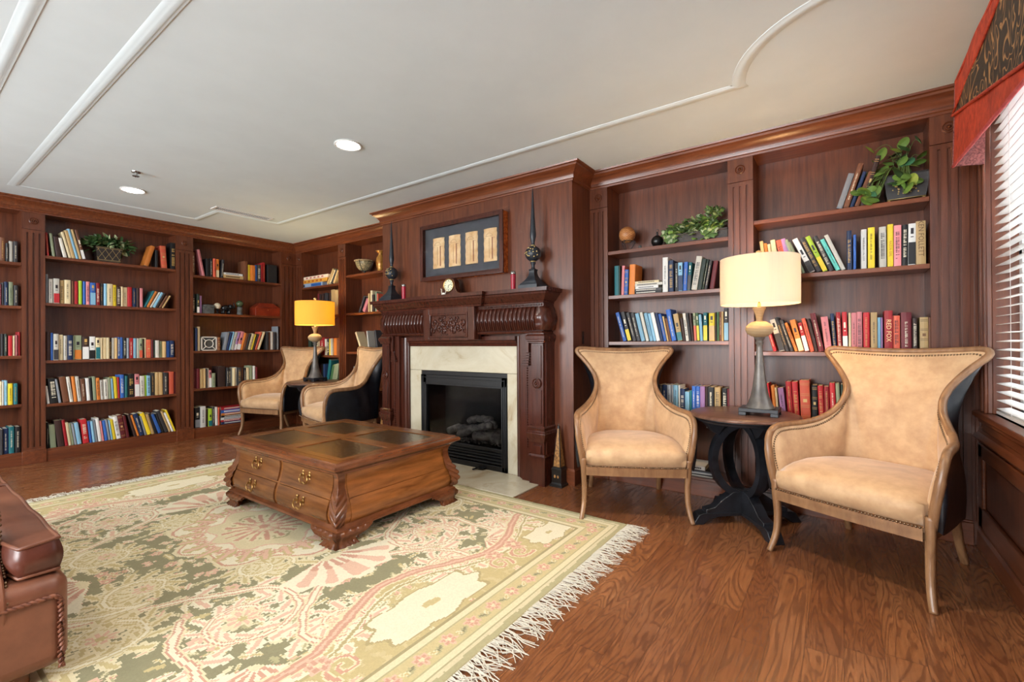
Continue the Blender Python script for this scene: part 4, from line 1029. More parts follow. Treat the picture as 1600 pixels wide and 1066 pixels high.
    # shells
    def shell(x, y, r, a0):
        m = (np.abs(A-x) < r*1.2) & (np.abs(B-y) < r*1.2); dx, dy = A[m]-x, B[m]-y; rr = np.hypot(dx, dy)/r; th = (np.arctan2(dy, dx)-a0+np.pi) % (2*np.pi)-np.pi
        e = 1+.06*np.cos(th*14); t_ = img[m]; s_ = (rr < e) & (np.abs(th) < 1.25); t_[s_] = ivory; t_[s_ & (rr < e*.9) & (np.cos(th*14) > .1)] = rose; t_[s_ & (rr < e*.45) & (np.cos(th*14) > -.2)] = pink; t_[s_ & (rr < .16)] = cream; img[m] = t_
    shell(.72, .02, .34, 0.0); shell(.02, .86, .30, math.pi/2); shell(1.30, .66, .2, .6)
    # centre medallion
    md = np.hypot(A/.62, B/.46); k_ = 1+.10*np.cos(np.arctan2(B, A)*8); img[md < k_] = cream; img[md < k_*.95] = pink; img[md < k_*.92] = ivory
    for q in range(7):
        a_ = q*math.pi/12; leaf(.40*math.cos(a_), .30*math.sin(a_), a_, .16, .045, gold, rose); flower(.46*math.cos(a_+.13), .34*math.sin(a_+.13), .035, rose, pink, cream)
    img[md < k_*.62] = rose; img[md < k_*.59] = cream*.8+gold*.2; img[md < k_*.40] = sage
    for q in range(5): a_ = q*math.pi/8; leaf(.06*math.cos(a_), .05*math.sin(a_), a_, .2, .05, cream, pink)
    flower(0,0,.09,rose,cream,pink,8)
    stroke(P, .034, .034, [(1, cream), (.68, pink), (.2, rose)])
    stroke([(p[0]+.075, p[1]) for p in P], .014, .014, [(1, ivory), (.5, gold*.8)])
    # cartouches in the end zones
    for (x, y, rx, ry) in ((HXr-.395, .0, .12, .30), (HXr-.36, .98, .09, .17)):
        dd = (np.abs((A-x)/rx)**3+np.abs((B-y)/ry)**3)**(1/3); th = np.arctan2((B-y)/ry, (A-x)/rx); k2 = 1+.09*np.cos(th*8)
        img[dd < k2*1.10] = gold*.75; img[dd < k2*1.03] = ivory; img[dd < k2*.9] = ivory*.9+cream*.1; img[dd < .16] = gold
    for y in (.48,.66,1.24): spir = spiral(HXr-.36, y, .075, 40, 1.4, 1 if y < .6 else -1); stroke(spir, .018, .008, [(1, cream), (.5, pink)]); flower(HXr-.44, y+.05, .05, rose, pink, cream)
    # straight borders: plain edge, cream stripes, rose band
    E1 = np.minimum(HXr-A0+.0, 9); E2 = HYr-B0; E = np.minimum(E1, E2)+wob(3,.003)
    for lo, hi, c in ((.232,.25,dk*.6+gold*.4),(.205,.232,cream),(.195,.205,sage),(.10,.195,gold*.85+cream*.15),(.09,.10,sage),(.062,.09,cream),(.054,.062,sage*.9),(.034,.054,cream*.9),(0,.034,sage*.85+olive*.15)):
        img[(E >= lo) & (E < hi)] = c
    A[:], B[:] = A0, B0
    s_ = .145
    for k in range(60):
        x = k*s_
        if x < HXr-.15: flower(x, HYr-.148, .034, rose, pink, cream); leaf(x+.04, HYr-.148, .4, .06, .018, sage, olive); leaf(x+.075, HYr-.165, 2.6, .04, .014, cream, gold)
        if x < HYr-.15: flower(HXr-.148, x, .034, rose, pink, cream); leaf(HXr-.148, x+.04, 1.2, .06, .018, sage, olive); leaf(HXr-.13, x+.075, 2.2, .04, .014, cream, gold)
    img *= (1+(rng.rand(*X.shape)-.5)*.10)[..., None]
    img = img*.90+np.array(cream)*.10
    # mesh
    Z = .009+.0007*np.sin(xs[None,:]*23)*np.sin(ys[:,None]*19)
    V = np.stack([np.broadcast_to(xs, Z.shape)-cx0, np.broadcast_to(ys[:,None], Z.shape)-cy0, Z], -1).reshape(-1,3)
    idx = np.arange((nx+1)*(ny+1)).reshape(ny+1, nx+1)
    F = np.stack([idx[:-1,:-1], idx[:-1,1:], idx[1:,1:], idx[1:,:-1]], -1).reshape(-1,4)
    me = bpy.data.meshes.new('rug'); me.vertices.add(len(V)+4); 
    hx, hy = HXr, HYr; extra = np.array([(-hx,-hy,.001),(hx,-hy,.001),(hx,hy,.001),(-hx,hy,.001)]); V = np.concatenate([V, extra])
    me.vertices.foreach_set('co', V.ravel()); n0 = len(V)-4
    c00, c10, c11, c01 = idx[0,0], idx[0,-1], idx[-1,-1], idx[-1,0]
    loops = list(F.ravel())
    sides = [list(idx[0,::-1])+[n0, n0+1], list(idx[:,-1][::-1])+[n0+1, n0+2], list(idx[-1,:])+[n0+2, n0+3], list(idx[:,0])+[n0+3, n0]]
    sides = [list(idx[0,:])[::-1]+[n0,n0+1], list(idx[:,-1])[::-1]+[n0+1,n0+2], list(idx[-1,:])+[n0+2,n0+3], list(idx[:,0])+[n0+3,n0]]
    starts = list(range(0, len(F)*4, 4)); totals = [4]*len(F); p = len(F)*4
    for s in sides: starts.append(p); totals.append(len(s)); loops += s; p += len(s)
    me.loops.add(len(loops)); me.loops.foreach_set('vertex_index', np.array(loops, dtype=np.int32))
    me.polygons.add(len(starts)); me.polygons.foreach_set('loop_start', np.array(starts, dtype=np.int32)); me.polygons.foreach_set('loop_total', np.array(totals, dtype=np.int32))
    me.update(calc_edges=True); me.validate()
    at = me.color_attributes.new('Col', 'FLOAT_COLOR', 'CORNER'); nl = len(me.loops)
    colr = np.ones((nl, 4), dtype=np.float32); colr[:len(F)*4,:3] = np.repeat(img.reshape(-1,3), 4, axis=0); colr[len(F)*4:,:3] = cream*.8
    at.data.foreach_set('color', colr.ravel())
    RUG = vcol('woven_wool', .95, .15); bump(RUG, noise(RUG, coords(RUG, (1,1,1)), 260, 3, .6), .5, .003); me.materials.append(RUG)
    o = bpy.data.objects.new('rug', me); COL.objects.link(o); o.location = (cx0, cy0, 0)
    tag(o, 'large cream, olive and rose floral wool rug under the coffee table', 'rug')
    FR = mat('cotton_fringe', srgb(214,208,192), .9); rr = random.Random(5)
    for s in (-1, 1):
        b = MB(); y = -HYr+.004
        while y < HYr:
            y += rr.uniform(.0035,.0075); L_ = rr.uniform(.08,.165); y1 = y+rr.gauss(0,.034); bend = rr.gauss(0,.024); x0 = s*HXr
            if rr.random() < .04: y += .008
            z_ = rr.uniform(.004,.012)
            b.tube([(x0-s*.004,y,.007),(x0+s*L_*.3,y+bend*.4,z_),(x0+s*L_*.65,y+(y1-y)*.6+bend,z_*.8),(x0+s*L_,y1,.003)], [(.0026,.0022),(.0024,.002),(.002,.0018),(.0014,.0014)], 4)
        tag(b.build('fringe', FR, o), kind='stuff')
make_rug()
# ------------------------------------------------------------------ books
PAL = dict(K=((26,25,27),'black'), k=((58,56,58),'charcoal'), W=((226,226,222),'white'), c=((226,208,166),'cream'), i=((204,200,188),'ivory'), t=((196,164,112),'tan'),
 g=((136,142,150),'grey'), r=((176,36,42),'red'), m=((104,30,38),'burgundy'), R=((142,18,28),'crimson'), p=((216,132,136),'pink'), s=((208,92,66),'coral'), o=((208,122,48),'orange'),
 y=((228,200,44),'yellow'), l=((164,196,52),'lime'), G=((66,104,66),'green'), d=((42,56,46),'dark green'), a=((142,152,122),'sage'), T=((32,108,116),'teal'), b=((52,98,176),'blue'),
 B=((28,48,86),'navy'), u=((132,180,206),'light blue'), n=((116,72,48),'brown'), N=((58,38,34),'dark brown'), v=((160,120,170),'lavender'), w=((98,196,184),'mint'))
ORD = 'first second third fourth fifth sixth seventh eighth ninth tenth eleventh twelfth thirteenth fourteenth fifteenth sixteenth seventeenth eighteenth nineteenth twentieth twenty-first twenty-second twenty-third twenty-fourth twenty-fifth twenty-sixth twenty-seventh twenty-eighth twenty-ninth thirtieth thirty-first thirty-second thirty-third thirty-fourth thirty-fifth thirty-sixth thirty-seventh thirty-eighth'.split()
# shelf: (side, case phrase, shelf word, shelf z, x origin, y origin, zoom, books "a b top colour lean [marks]")
SH_ = [
('L','leftmost bookcase','top',2.031,0,360,8.2,"8 70 90 n 0 t/78 112 165 k 0 t/122 170 138 i 0/178 232 140 k 0 t"),
('L','leftmost bookcase','second',1.597,0,360,8.2,"0 20 690 m 0/24 52 670 k 0/58 104 660 B 0 t/112 170 662 a 0 t/180 232 705 k 0 t"),
('L','leftmost bookcase','third',1.097,0,510,5.076,"10 34 60 K 0/36 58 60 d 0 t/66 98 75 r 0/102 116 75 c 0/118 138 70 p 0/143 163 45 r 0"),
('L','leftmost bookcase','fourth',.611,0,510,5.076,"0 14 440 c 0 t/16 30 440 i 0/34 58 432 u 0 t/62 98 455 y 0 t/104 138 455 T 0 t"),
('L','leftmost bookcase','bottom',.128,0,510,5.076,"0 22 820 k 0/24 64 815 B 0 t/68 112 800 T 0 t/120 162 800 K 0 t"),
('L','bookcase with lattice planter','top',2.13,70,345,7.619,"28 55 140 r -25 t/95 130 150 a -45/140 205 188 N -40/225 272 205 i -70/290 325 135 c -98/327 372 115 t -98/376 410 98 u -112/415 447 105 t -108/452 490 110 n -100 b/1180 1235 305 o 78/1318 1350 350 K -4/1395 1460 298 s -25 g/1500 1560 262 K 0 T"),
('L','bookcase with lattice planter','second',1.64,70,425,7.619,"15 45 25 g 0/52 98 82 i 0 t/106 176 78 i 0 b/186 232 98 t 0 T/238 310 94 c 0 t/322 350 108 n 0/356 400 110 r 0/410 450 105 l 0/460 492 112 b 0/496 536 115 p 0 T/542 606 128 b 0 b/614 656 132 R 0 T/664 700 138 k 0 t/708 740 140 u 0/744 808 142 c 0 t/810 852 155 y 0 t/856 904 180 N 0 T/908 934 175 c 0/936 988 182 c 0 t/990 1040 180 r 0/1050 1092 192 B 0 t/1098 1132 192 N 0/1136 1168 195 p 0/1176 1202 232 T 108/1206 1240 238 o 100/1246 1272 248 i 105/1276 1312 252 u 100/1316 1346 258 N 95/1352 1382 290 n 85/1388 1410 288 t 90"),
('L','bookcase with lattice planter','third',1.042,70,510,7.619,"18 66 65 N 0/72 100 78 b 0/104 164 90 i 0 b/168 220 100 c 0 t/226 264 112 i 0 t/268 332 106 B 0 T/336 352 115 a 0/356 440 108 a 0 b/446 524 122 N 0 b/530 600 122 W 0 b/606 658 135 c 0 b/662 684 138 c 0/688 728 135 c 0/732 768 135 c 0/774 796 138 N 0 T/800 830 138 i 0/834 866 138 t 0/870 900 130 b 0 T/903 932 132 b 0/938 972 138 K 0 T/976 1000 140 g 0/1004 1050 140 r 0 t/1054 1090 144 u 0/1094 1120 144 i 0/1122 1160 146 a 0 b/1164 1184 148 N 0/1188 1210 140 c 0/1212 1266 158 s 0 g/1270 1292 160 m 0/1296 1312 165 d 0/1318 1360 168 i 0/1368 1398 178 a 0 t/1402 1440 180 t 0/1444 1486 180 b 0/1490 1540 172 B 0 T"),
('L','bookcase with lattice planter','fourth',.591,70,575,7.619,"25 58 220 W -28/64 160 130 K -30 T/165 196 138 g -50/215 290 112 n -48/296 338 110 i -46 t/346 384 106 o -34/392 434 106 i -34 t/440 492 135 n -22 t/500 540 126 W -20/546 568 120 K -20/575 615 108 a -16/618 660 122 o -12 T/664 700 148 i -10 t/704 754 140 i -8 t/760 796 118 a -12/798 822 128 u -14/828 866 110 y -16/868 892 115 r -10/896 944 85 b -4 T/950 982 96 T 0/988 1064 75 K 0 T/1070 1126 78 p -4 b/1130 1186 98 i -2 t/1190 1214 92 l 0/1216 1258 94 u -4 T/1266 1308 62 k 0 t/1314 1354 56 t 0/1356 1402 56 t -2/1408 1462 58 k 0 t/1478 1532 48 s 0/1536 1560 50 m 0"),
('L','bookcase with lattice planter','bottom',.128,70,630,7.619,"20 45 235 K 0 t/62 132 262 a -16/150 230 215 N -40/238 276 208 R -40/280 316 235 c -40/320 346 245 a -40/350 380 250 g -40/384 434 240 u -40/450 522 200 r -30 T/532 562 220 b -28/566 598 220 u -28/602 630 205 g -30/634 676 185 W -36/680 702 215 p -30/710 748 212 b -30/754 782 200 g -40/786 806 205 u -34/810 846 200 y -36/850 902 165 W -44 T/908 966 150 m -50 g/970 1004 155 m -45/1060 1092 140 N -80/1096 1122 150 o -80/1126 1180 135 B -80 t/1184 1212 160 g -60/1216 1266 128 y -88/1268 1302 140 t -70/1306 1342 130 K -80/1346 1388 140 b -88/1392 1420 130 K -80/1424 1470 100 k -98/1472 1500 100 t -100/1504 1530 120 W -90/1534 1556 85 y -105"),
('L','corner bookcase on left wall','top',2.082,300,380,8.883,"5 40 130 n 0 T/150 185 90 p -80 t/200 250 215 K 0/258 292 212 K 0 t/300 332 215 s 0 t/340 382 222 o 0 b/400 432 232 k 18 t/722 778 250 n 0/784 818 300 y 0/820 876 308 o 0/880 908 308 b 0/912 956 300 k 0 T/960 990 280 r 0/994 1022 270 r 0 t"),
('L','corner bookcase on left wall','second',1.60,300,380,8.883,"12 50 705 k 0 T/68 104 705 d 0 b/108 142 730 v 0"),
('L','corner bookcase on left wall','third',1.115,300,505,11.43,"15 60 70 K 0/62 98 90 B 0/100 152 65 c 0/452 500 250 n 0 g/540 600 170 g 70/605 650 170 B 78/655 680 160 u 80/684 740 170 i 82 t/745 780 170 v 82 b/785 850 160 p 90 b/855 900 180 o 75/905 945 190 n 70/950 985 195 k 68/990 1040 195 c 78 t/1045 1075 205 y 74/1080 1110 200 N 90/1115 1150 165 s 100/1160 1200 165 c 108/1325 1365 155 k 0/1370 1402 160 n 0/1405 1450 150 i 0/1455 1500 165 k 0/1520 1550 60 g 0"),
('L','corner bookcase on left wall','fourth',.633,300,565,9.692,"12 60 110 m 0/66 112 110 m 0/120 172 120 t 0/174 204 110 t 0/206 232 110 k 0/236 256 105 i 0/258 298 135 p 0 b/306 356 180 a 0 t/392 500 75 N 0/516 550 95 k 0 t/555 585 115 k 0 T/588 610 105 g 0/612 650 100 c 0/656 682 90 i 0 t/688 742 95 k 0 T/748 778 95 n 0/784 816 95 K 0 t/820 866 95 c 0/874 918 65 a 0/922 960 70 W 0/964 990 85 m 0"),
('L','corner bookcase on left wall','bottom',.128,300,565,9.692,"45 120 705 K 0 b/122 200 685 W 0 t/206 240 730 N 0/244 298 720 l 0 b/302 336 690 k 0 t/344 386 695 W -6/388 412 700 s 0"),
('M','bookcase behind amber lamp','top',2.03,465,415,11.85,"535 575 85 t 106/585 610 95 c 100/615 650 95 k 92/655 690 100 t 72"),
('M','bookcase behind amber lamp','second',1.60,465,415,11.85,"380 415 530 m 0/420 450 535 N 0/455 485 520 N 0/490 530 510 k 0/534 575 520 k 0/580 618 510 N 0/625 698 450 t 0/702 755 460 t 0"),
('M','bookcase behind amber lamp','third',1.035,475,510,11.85,"75 130 220 d 0/200 250 240 c 0/290 380 210 r 0 t/384 414 235 i 0/418 458 225 k 0 T/462 490 230 y 0/494 535 225 i 0/545 600 220 o 0/604 640 230 n 0"),
('M','bookcase behind amber lamp','fourth',.60,475,510,11.85,"260 310 700 m 0/315 360 690 K 0/365 398 700 B 0/402 446 630 T 66/456 500 730 G 76/505 556 720 a 62/560 600 700 a 50"),
('M','bookcase left of chimney','second',1.605,465,415,11.85,"1130 1160 580 k 90/1195 1250 640 p 76/1320 1345 520 t 0/1350 1385 465 c 0/1390 1425 540 N 0/1430 1460 490 a 0/1465 1490 520 s 0"),
('M','bookcase left of chimney','third',1.085,475,510,11.85,"1060 1092 120 c -112/1195 1220 90 i -40/1345 1375 80 k -45"),
('M','bookcase left of chimney','fourth',.60,475,510,11.85,"915 950 745 g 0"),
('M','bookcase right of chimney','second',1.60,955,395,8.889,"48 112 185 T 0/114 138 188 d 0/145 182 185 p 8/184 236 240 b 8 g/252 330 170 o 8/722 794 72 W -6 t/802 872 110 B 0 T/886 936 145 k 0 t/940 1000 140 u 0 b/1004 1058 135 b 10 t/1062 1106 140 T 18 b/1116 1196 60 i 70 T/1200 1262 95 d 64/1268 1292 95 d 66 t/1298 1338 115 k 66 t/1372 1436 120 m 52"),
('M','bookcase right of chimney','third',1.20,955,480,8.42,"162 210 80 b -103 t/225 275 72 k -98 b/290 336 80 k -95 t/342 392 85 k -88 t/400 452 90 u -86/462 502 75 i -88/515 558 85 u -84 t/562 598 90 u -80/602 650 80 W -84/654 692 85 B -78/696 736 95 b -76 t/740 762 125 t -66/766 798 150 n -58/802 864 40 b -84 t/880 946 95 t -66 b/950 982 150 N -44/988 1028 85 i -48 T/1032 1058 80 k -44/1062 1092 85 N -38/1098 1130 80 a -22 b/1136 1168 80 G -22 b/1175 1212 100 u -24/1218 1270 75 T -6 b/1285 1360 80 y 0 b/1365 1385 70 N 0/1390 1420 65 G 0/1424 1450 60 n 0 t/1453 1480 60 t 0/1486 1545 15 k 0 b"),
('M','bookcase right of chimney','fourth',.652,1020,590,12.8,"100 170 145 k 0/180 270 145 B 0 t/285 365 145 g 0 t/372 408 140 g 0/412 498 150 u 0 t/502 535 160 W 0/540 628 225 B 0 T/636 725 285 u 0/735 773 260 T 0/778 848 170 b 0 t/852 932 175 b 0 T/940 1035 175 v 0/1040 1088 180 N 0/1092 1222 190 K 0 t/1232 1345 200 t 0 T/1372 1480 215 K 0 T/1484 1535 225 m 0"),
('M','bookcase nearest the window','top',2.075,1140,180,4.442,"745 788 415 g 76/792 832 345 n 98 t/838 866 400 B 84/870 904 400 n 92/910 948 290 N 100 g"),
('M','bookcase nearest the window','second',1.664,1175,340,10.0,"205 262 380 t -88/270 318 412 o -85/325 372 425 c -85/378 455 362 c -92/500 588 368 s -128 T/600 672 345 v -150/676 728 355 a -165/742 790 400 g -240/795 850 400 a -240/915 1010 355 W -285 b/1022 1108 340 k -282 T/1120 1205 315 l -288 b/1218 1300 310 k -268 T/1325 1400 360 w -262 t/1410 1484 290 i -285/1490 1570 215 B -14 T/1590 1635 275 b -10/1712 1800 195 W -12 t/1820 1928 165 y -12 t"),
('M','bookcase nearest the window','second',1.664,1300,330,10.0,"752 862 255 i -18 T/875 968 215 y -14 Z/975 1092 232 p -12 T/1100 1190 222 K -5 T/1195 1315 205 W -4 b/1325 1480 165 t 0 F"),
('M','bookcase nearest the window','third',1.121,1185,480,11.43,"270 330 380 r -128 t/375 478 235 i -172 b/492 560 195 k -205 t/575 640 240 k -205 t/655 712 290 o -190 T/722 825 240 o -165 b/835 915 290 r -135 b/930 1005 210 s -165 t/1012 1068 215 N -150/1080 1180 120 m -160 t/1196 1322 180 p -84 t/1340 1408 120 B -60 T/1420 1500 95 r -38 T/1512 1602 90 r -22 b"),
('M','bookcase nearest the window','third',1.121,1315,475,11.034,"125 168 155 c -8/172 262 155 p -6 t/266 360 140 p -8 T/375 488 150 r 0 t/505 618 150 t 0 t/622 680 235 u 0/684 715 235 v 0/740 885 120 r 0 X/892 1012 205 s 0 T/1028 1210 150 m 0 t/1222 1310 250 N 0 T/1350 1498 232 t 0 g/1502 1552 235 n 0"),
('M','bookcase nearest the window','fourth',.64,1185,585,11.43,"160 245 165 r -62 T/270 330 200 o -46/334 372 240 c -44/402 502 245 v -56 t/525 622 130 r -40 t/630 735 135 r -36 T/752 930 105 s -18 g/945 1050 195 K 0 g/1075 1172 205 r -18 T/1178 1275 220 R -12 t/1285 1385 155 r -18 t/1400 1470 165 a -24/1475 1520 180 d -6"),
]
def text_mesh(s, size, ext=.0004):
    cu = bpy.data.curves.new('t', 'FONT'); cu.body = s; cu.size = size; cu.extrude = ext; cu.align_x = 'CENTER'; cu.align_y = 'CENTER'; cu.resolution_u = 2
    o = bpy.data.objects.new('t', cu); COL.objects.link(o); dg = bpy.context.evaluated_depsgraph_get(); me = bpy.data.meshes.new_from_object(o.evaluated_get(dg))
    vs = [tuple(v.co) for v in me.vertices]; fs = [tuple(p.vertices) for p in me.polygons]
    bpy.data.objects.remove(o); bpy.data.curves.remove(cu); bpy.data.meshes.remove(me); return vs, fs
REC = []; cnt = {}
rb_ = random.Random(21)
for side, case, word, zs, ox, oy, sc, data in SH_:
    ax, pl = (0, XL-.03) if side == 'L' else (1, YM+.03)
    for e in data.split('/'):
        f = e.split(); a, b_, top = float(f[0]), float(f[1]), float(f[2]); colr, lean = f[3], float(f[4]); mk = f[5] if len(f) > 5 else ''
        xa, xb, yt = ox+a/sc, ox+b_/sc, oy+top/sc
        ui = 1 if side == 'L' else 0
        u0 = px(xa, 540, ax, pl)[ui]; u1 = px(xb, 540, ax, pl)[ui]; P_ = px(ox+(a+lean)/sc, yt, ax, pl); h = P_[2]-zs
        th = math.atan2(P_[ui]-u0, h) if lean else 0
        hh = max(.10, h/math.cos(th)-abs(math.sin(th))*0); w = (u1-u0)*math.cos(th)
        cnt[(case, word)] = cnt.get((case, word), 0)+1
        REC.append(dict(side=side, case=case, word=word, n=cnt[(case, word)], zs=zs, u0=u0, u1=u1, h=hh, w=max(w-.0008, .006), th=th, c=colr, mk=mk, area=(xb-xa)*(h*FPX/4), big=side == 'M' and ('right of' in case or 'window' in case), d=rb_.uniform(.13,.19), inset=rb_.uniform(.015,.04)))
        if lean: REC[-1]['inset'] = .022
        if mk in ('F','Z','X'): REC[-1]['inset'] = .02
order = sorted(REC, key=lambda r: -(r['u1']-r['u0'])*r['h']/((5.2 if r['side'] == 'L' else 3.2 if r['big'] else 5.5)**2))
keep = set(id(r) for r in order[:300])
def book_geo(r, rnd):
    """spine faces -y; x from 0..w (or -w..0 when leaning right), z up"""
    w, h, d = r['w'], r['h'], r['d']; x0 = -w if r['th'] > 0 else 0; base = PAL[r['c']][0]
    j = rnd.uniform(.88, 1.08); c = srgb(*[min(250, q*j) for q in base]); paper = srgb(*rnd.choice([(222,210,180),(230,224,206),(206,190,156)]))
    t_ = min(.003, w*.18); cov = MB(); hard = w > .018
    rs = min(.004, w*.2)
    sp = [(x0, rs), (x0+w*.18, rs*.35), (x0+w*.5, 0), (x0+w*.82, rs*.35), (x0+w, rs)]
    outer = sp+[(x0+w, d), (x0+w-t_, d), (x0+w-t_, rs+t_)]+[(x0+t_, rs+t_), (x0+t_, d), (x0, d)]
    cov.prism(outer, 2, 0, h, c)
    pg = MB(); q = .003 if hard else .0006; pg.box(x0+t_, x0+w-t_, rs+t_+.0005, d-q, q, h-q, paper)
    mk = MB(); lum = sum(base)/3; lc = srgb(236,226,200) if lum < 110 else srgb(40,34,40)
    if lum < 110 and rnd.random() < .35: lc = srgb(198,160,90)
    yq = -.0006; m = r['mk']; zc = h/2
    def bar(xa, xb, za, zb, col): mk.box(x0+w*xa, x0+w*xb, yq+rs*(.3 if abs((xa+xb)/2-.5) > .3 else 0)*0, .002, za, zb, col)
    if m in 't' and m: z = h*.18; mk_w = .2
    if m in ('t', 'T'):
        hw = .13 if m == 't' else .26; z = h*rnd.uniform(.12,.22); ze = h*rnd.uniform(.75,.9)
        while z < ze:
            s_ = w*hw*rnd.uniform(.5,.9)
            if rnd.random() < .86:
                bar(.5-hw, .5-hw*.1, z, z+s_*.55, lc)
                if rnd.random() < .8: bar(.5+hw*.1, .5+hw, z+s_*.12, z+s_*.5, lc)
                if rnd.random() < .5: bar(.5-hw, .5+hw, z+s_*.55, z+s_*.75, lc)
            z += s_*1.15
    if m == 'g':
        for k in (.08,.12,.34,.38,.62,.66,.88,.92): bar(.06, .94, h*k, h*k+.0022, srgb(190,150,84) if lum < 150 else srgb(60,42,28))
        bar(.3, .7, h*.46, h*.54, srgb(200,170,110) if lum < 150 else srgb(120,84,50))
    if m == 'b':
        c2 = PAL[rnd.choice({'W':'Kk','i':'rBk','u':'WB','b':'Wu','k':'Wyu','K':'rWg','l':'Ty','p':'rW','o':'cy','y':'nt','a':'so','t':'T','c':'T','n':'bW','d':'W','T':'ky','N':'mW','r':'Wk','m':'t','G':'y','v':'W','s':'W','g':'W'}.get(r['c'],'W'))][0]
        k = rnd.choice((.32,.4,.55)); bar(.02, .98, h*.02, h*k, srgb(*c2)); bar(.3, .7, h*(k+.12), h*(k+.14), lc); bar(.3, .7, h*(k+.2), h*(k+.34), lc)
    if m in 'FZX' and m:
        s_, sz, col2, zz = {'F':('KEN FOLLETT', w*.80, (96,70,40), h*.60), 'Z':('RAZOR GIRL', w*.62, (176,96,20), h*.42), 'X':('RED FOX', w*.85, (240,208,150), h*.52)}[m]
        vs, fs = text_mesh(s_, sz); 
        mk.add([(x0+w/2+y_, yq-z_*.5, zz-x_) for x_, y_, z_ in vs], fs, srgb(*col2))
    return cov, pg, mk
rest = MB(); rnd = random.Random(9)
for r in REC:
    cov, pg, mk = book_geo(r, rnd); right = r['th'] > 0; u = r['u1'] if right else r['u0']
    if r['side'] == 'L': loc = (XL-r['inset'], u, r['zs']+.0004); rz = math.pi/2
    else: loc = (u, YM+r['inset'], r['zs']+.0004); rz = 0
    small = not r['big']
    if id(r) in keep:
        tw = 'thick' if r['w'] > .036 else 'slim' if r['w'] < .019 else 'tall' if r['h'] > .27 else 'short' if r['h'] < .17 else 'plain' if not r['mk'] else 'lettered' if r['mk'] in 'tTFZX' else 'banded'
        ln = ' leaning left' if r['th'] < -.12 else ' leaning right' if r['th'] > .12 else ''
        lab = f"{tw} {PAL[r['c']][1]} book{ln}, {ORD[r['n']-1]} from left, {r['word']} shelf, {r['case']}"
        if r['mk'] == 'F': lab = 'thick tan KEN FOLLETT novel at the right end, second shelf, bookcase nearest the window'
        if r['mk'] == 'X': lab = 'thick red book lettered RED FOX, third shelf of the bookcase nearest the window'
        if small:
            cov.add(pg.v, pg.f); cov.c[-len(pg.f):] = pg.c
            if mk.v: cov.add(mk.v, mk.f); cov.c[-len(mk.f):] = mk.c
        o = cov.build('book', BOOKM)
        o.location = loc; o.rotation_euler = (0, r['th'], rz)
        tag(o, lab, 'book', f"books on the {r['word']} shelf of the {r['case']}")
        if not small:
            p_ = pg.build('page_block', BOOKM, o)
            if mk.v: mk.build('spine_lettering', LETTER, o)
    else:
        Mx = Matrix.Translation(loc) @ Matrix.Rotation(rz, 4, 'Z') @ Matrix.Rotation(r['th'], 4, 'Y')
        for g_m in (cov, pg, mk):
            n0 = len(rest.f); rest.add([tuple(Mx @ Vector(v)) for v in g_m.v], g_m.f); rest.c[n0:] = g_m.c
if rest.v:
    o = rest.build('small_books', BOOKM); tag(o, 'thinnest small books scattered among the shelves between larger ones', 'books', kind='stuff')
print('books', len(REC), 'kept', len(keep))
# books and magazines lying flat
def lying(side, u0, u1, z0, hs, depth, labels, group, cat='book', inset=.03, nm='book'):
    z = z0; R_ = random.Random(int(z0*1000)+int(u0*100))
    for (h, c, k), lab in zip(hs, labels):
        L_ = (u1-u0)*k; d = depth*R_.uniform(.9,1); b = MB(); col_ = srgb(*PAL[c][0]); pp = srgb(226,216,190); q = .0022 if h > .012 else .001
        b.box(-L_/2, L_/2, 0, d, 0, q, col_); b.box(-L_/2, L_/2, 0, d, h-q, h, col_); b.box(-L_/2, L_/2, 0, .003, q, h-q, col_); b.box(-L_/2+.002, L_/2-.002, .0035, d-.003, q, h-q, pp)
        if h > .012:
            x = -L_*.36
            while x < L_*.3: b.box(x, x+h*.3, -.0005, .001, h*.3, h*.7, srgb(230,224,210) if sum(PAL[c][0]) < 380 else srgb(50,44,44)); x += h*.42
        o = b.build(nm, BOOKM); uc = (u0+u1)/2+R_.uniform(-.006,.006)
        if side == 'L': o.location = (XL-inset, uc, z); o.rotation_euler.z = math.pi/2+R_.uniform(-.04,.04)
        else: o.location = (uc, YM+inset, z); o.rotation_euler.z = R_.uniform(-.04,.04)
        tag(o, lab, cat, group); z += h+.0006
U = lambda x, side: px(x, 540, 0 if side == 'L' else 1, XL-.03 if side == 'L' else YM+.03)[1 if side == 'L' else 0]
lying('M', U(989,'M'), U(1035,'M'), 1.6005, [(.022,'K',1),(.020,'k',1),(.022,'W',.78),(.022,'i',.98),(.018,'c',.8)], .15,
  ['black book lying at the bottom of the flat stack beside the orange-brown book', 'charcoal book lying second from bottom of the flat stack, right of chimney', 'white book lying in the middle of the five-book flat stack', 'ivory book lying second from top of the five-book flat stack', 'short cream book lying on top of the five-book flat stack'], 'books lying flat right of the chimney')
lying('L', U(345,'L')+.0, U(376,'L')+.04, .1285, [(.032,'B',1),(.026,'r',1),(.03,'W',1),(.028,'K',1),(.03,'o',1),(.042,'b',1.05),(.036,'r',1)], .2,
  ['navy book lying lowest in the flat stack behind the far tan chair', 'red book lying second lowest in the flat stack behind the far chair', 'white book lying third from bottom in the flat stack behind the far chair', 'black book lying midway in the flat stack behind the far chair', 'orange book lying third from top in the flat stack behind the far chair', 'thick blue book lying second from top in the flat stack behind the far chair', 'red book lying on top of the flat stack behind the far chair'], 'books lying flat behind the far chair')
lying('L', U(349,'L'), U(380.5,'L'), 2.0825, [(.008,'n',.95),(.042,'t',1),(.028,'W',.95)], .17, ['thin brown book lying under two others on the corner top shelf', 'thick tan book lying in the middle of the small corner stack', 'open white booklet lying on top of the small corner stack'], 'books lying flat on the corner top shelf')
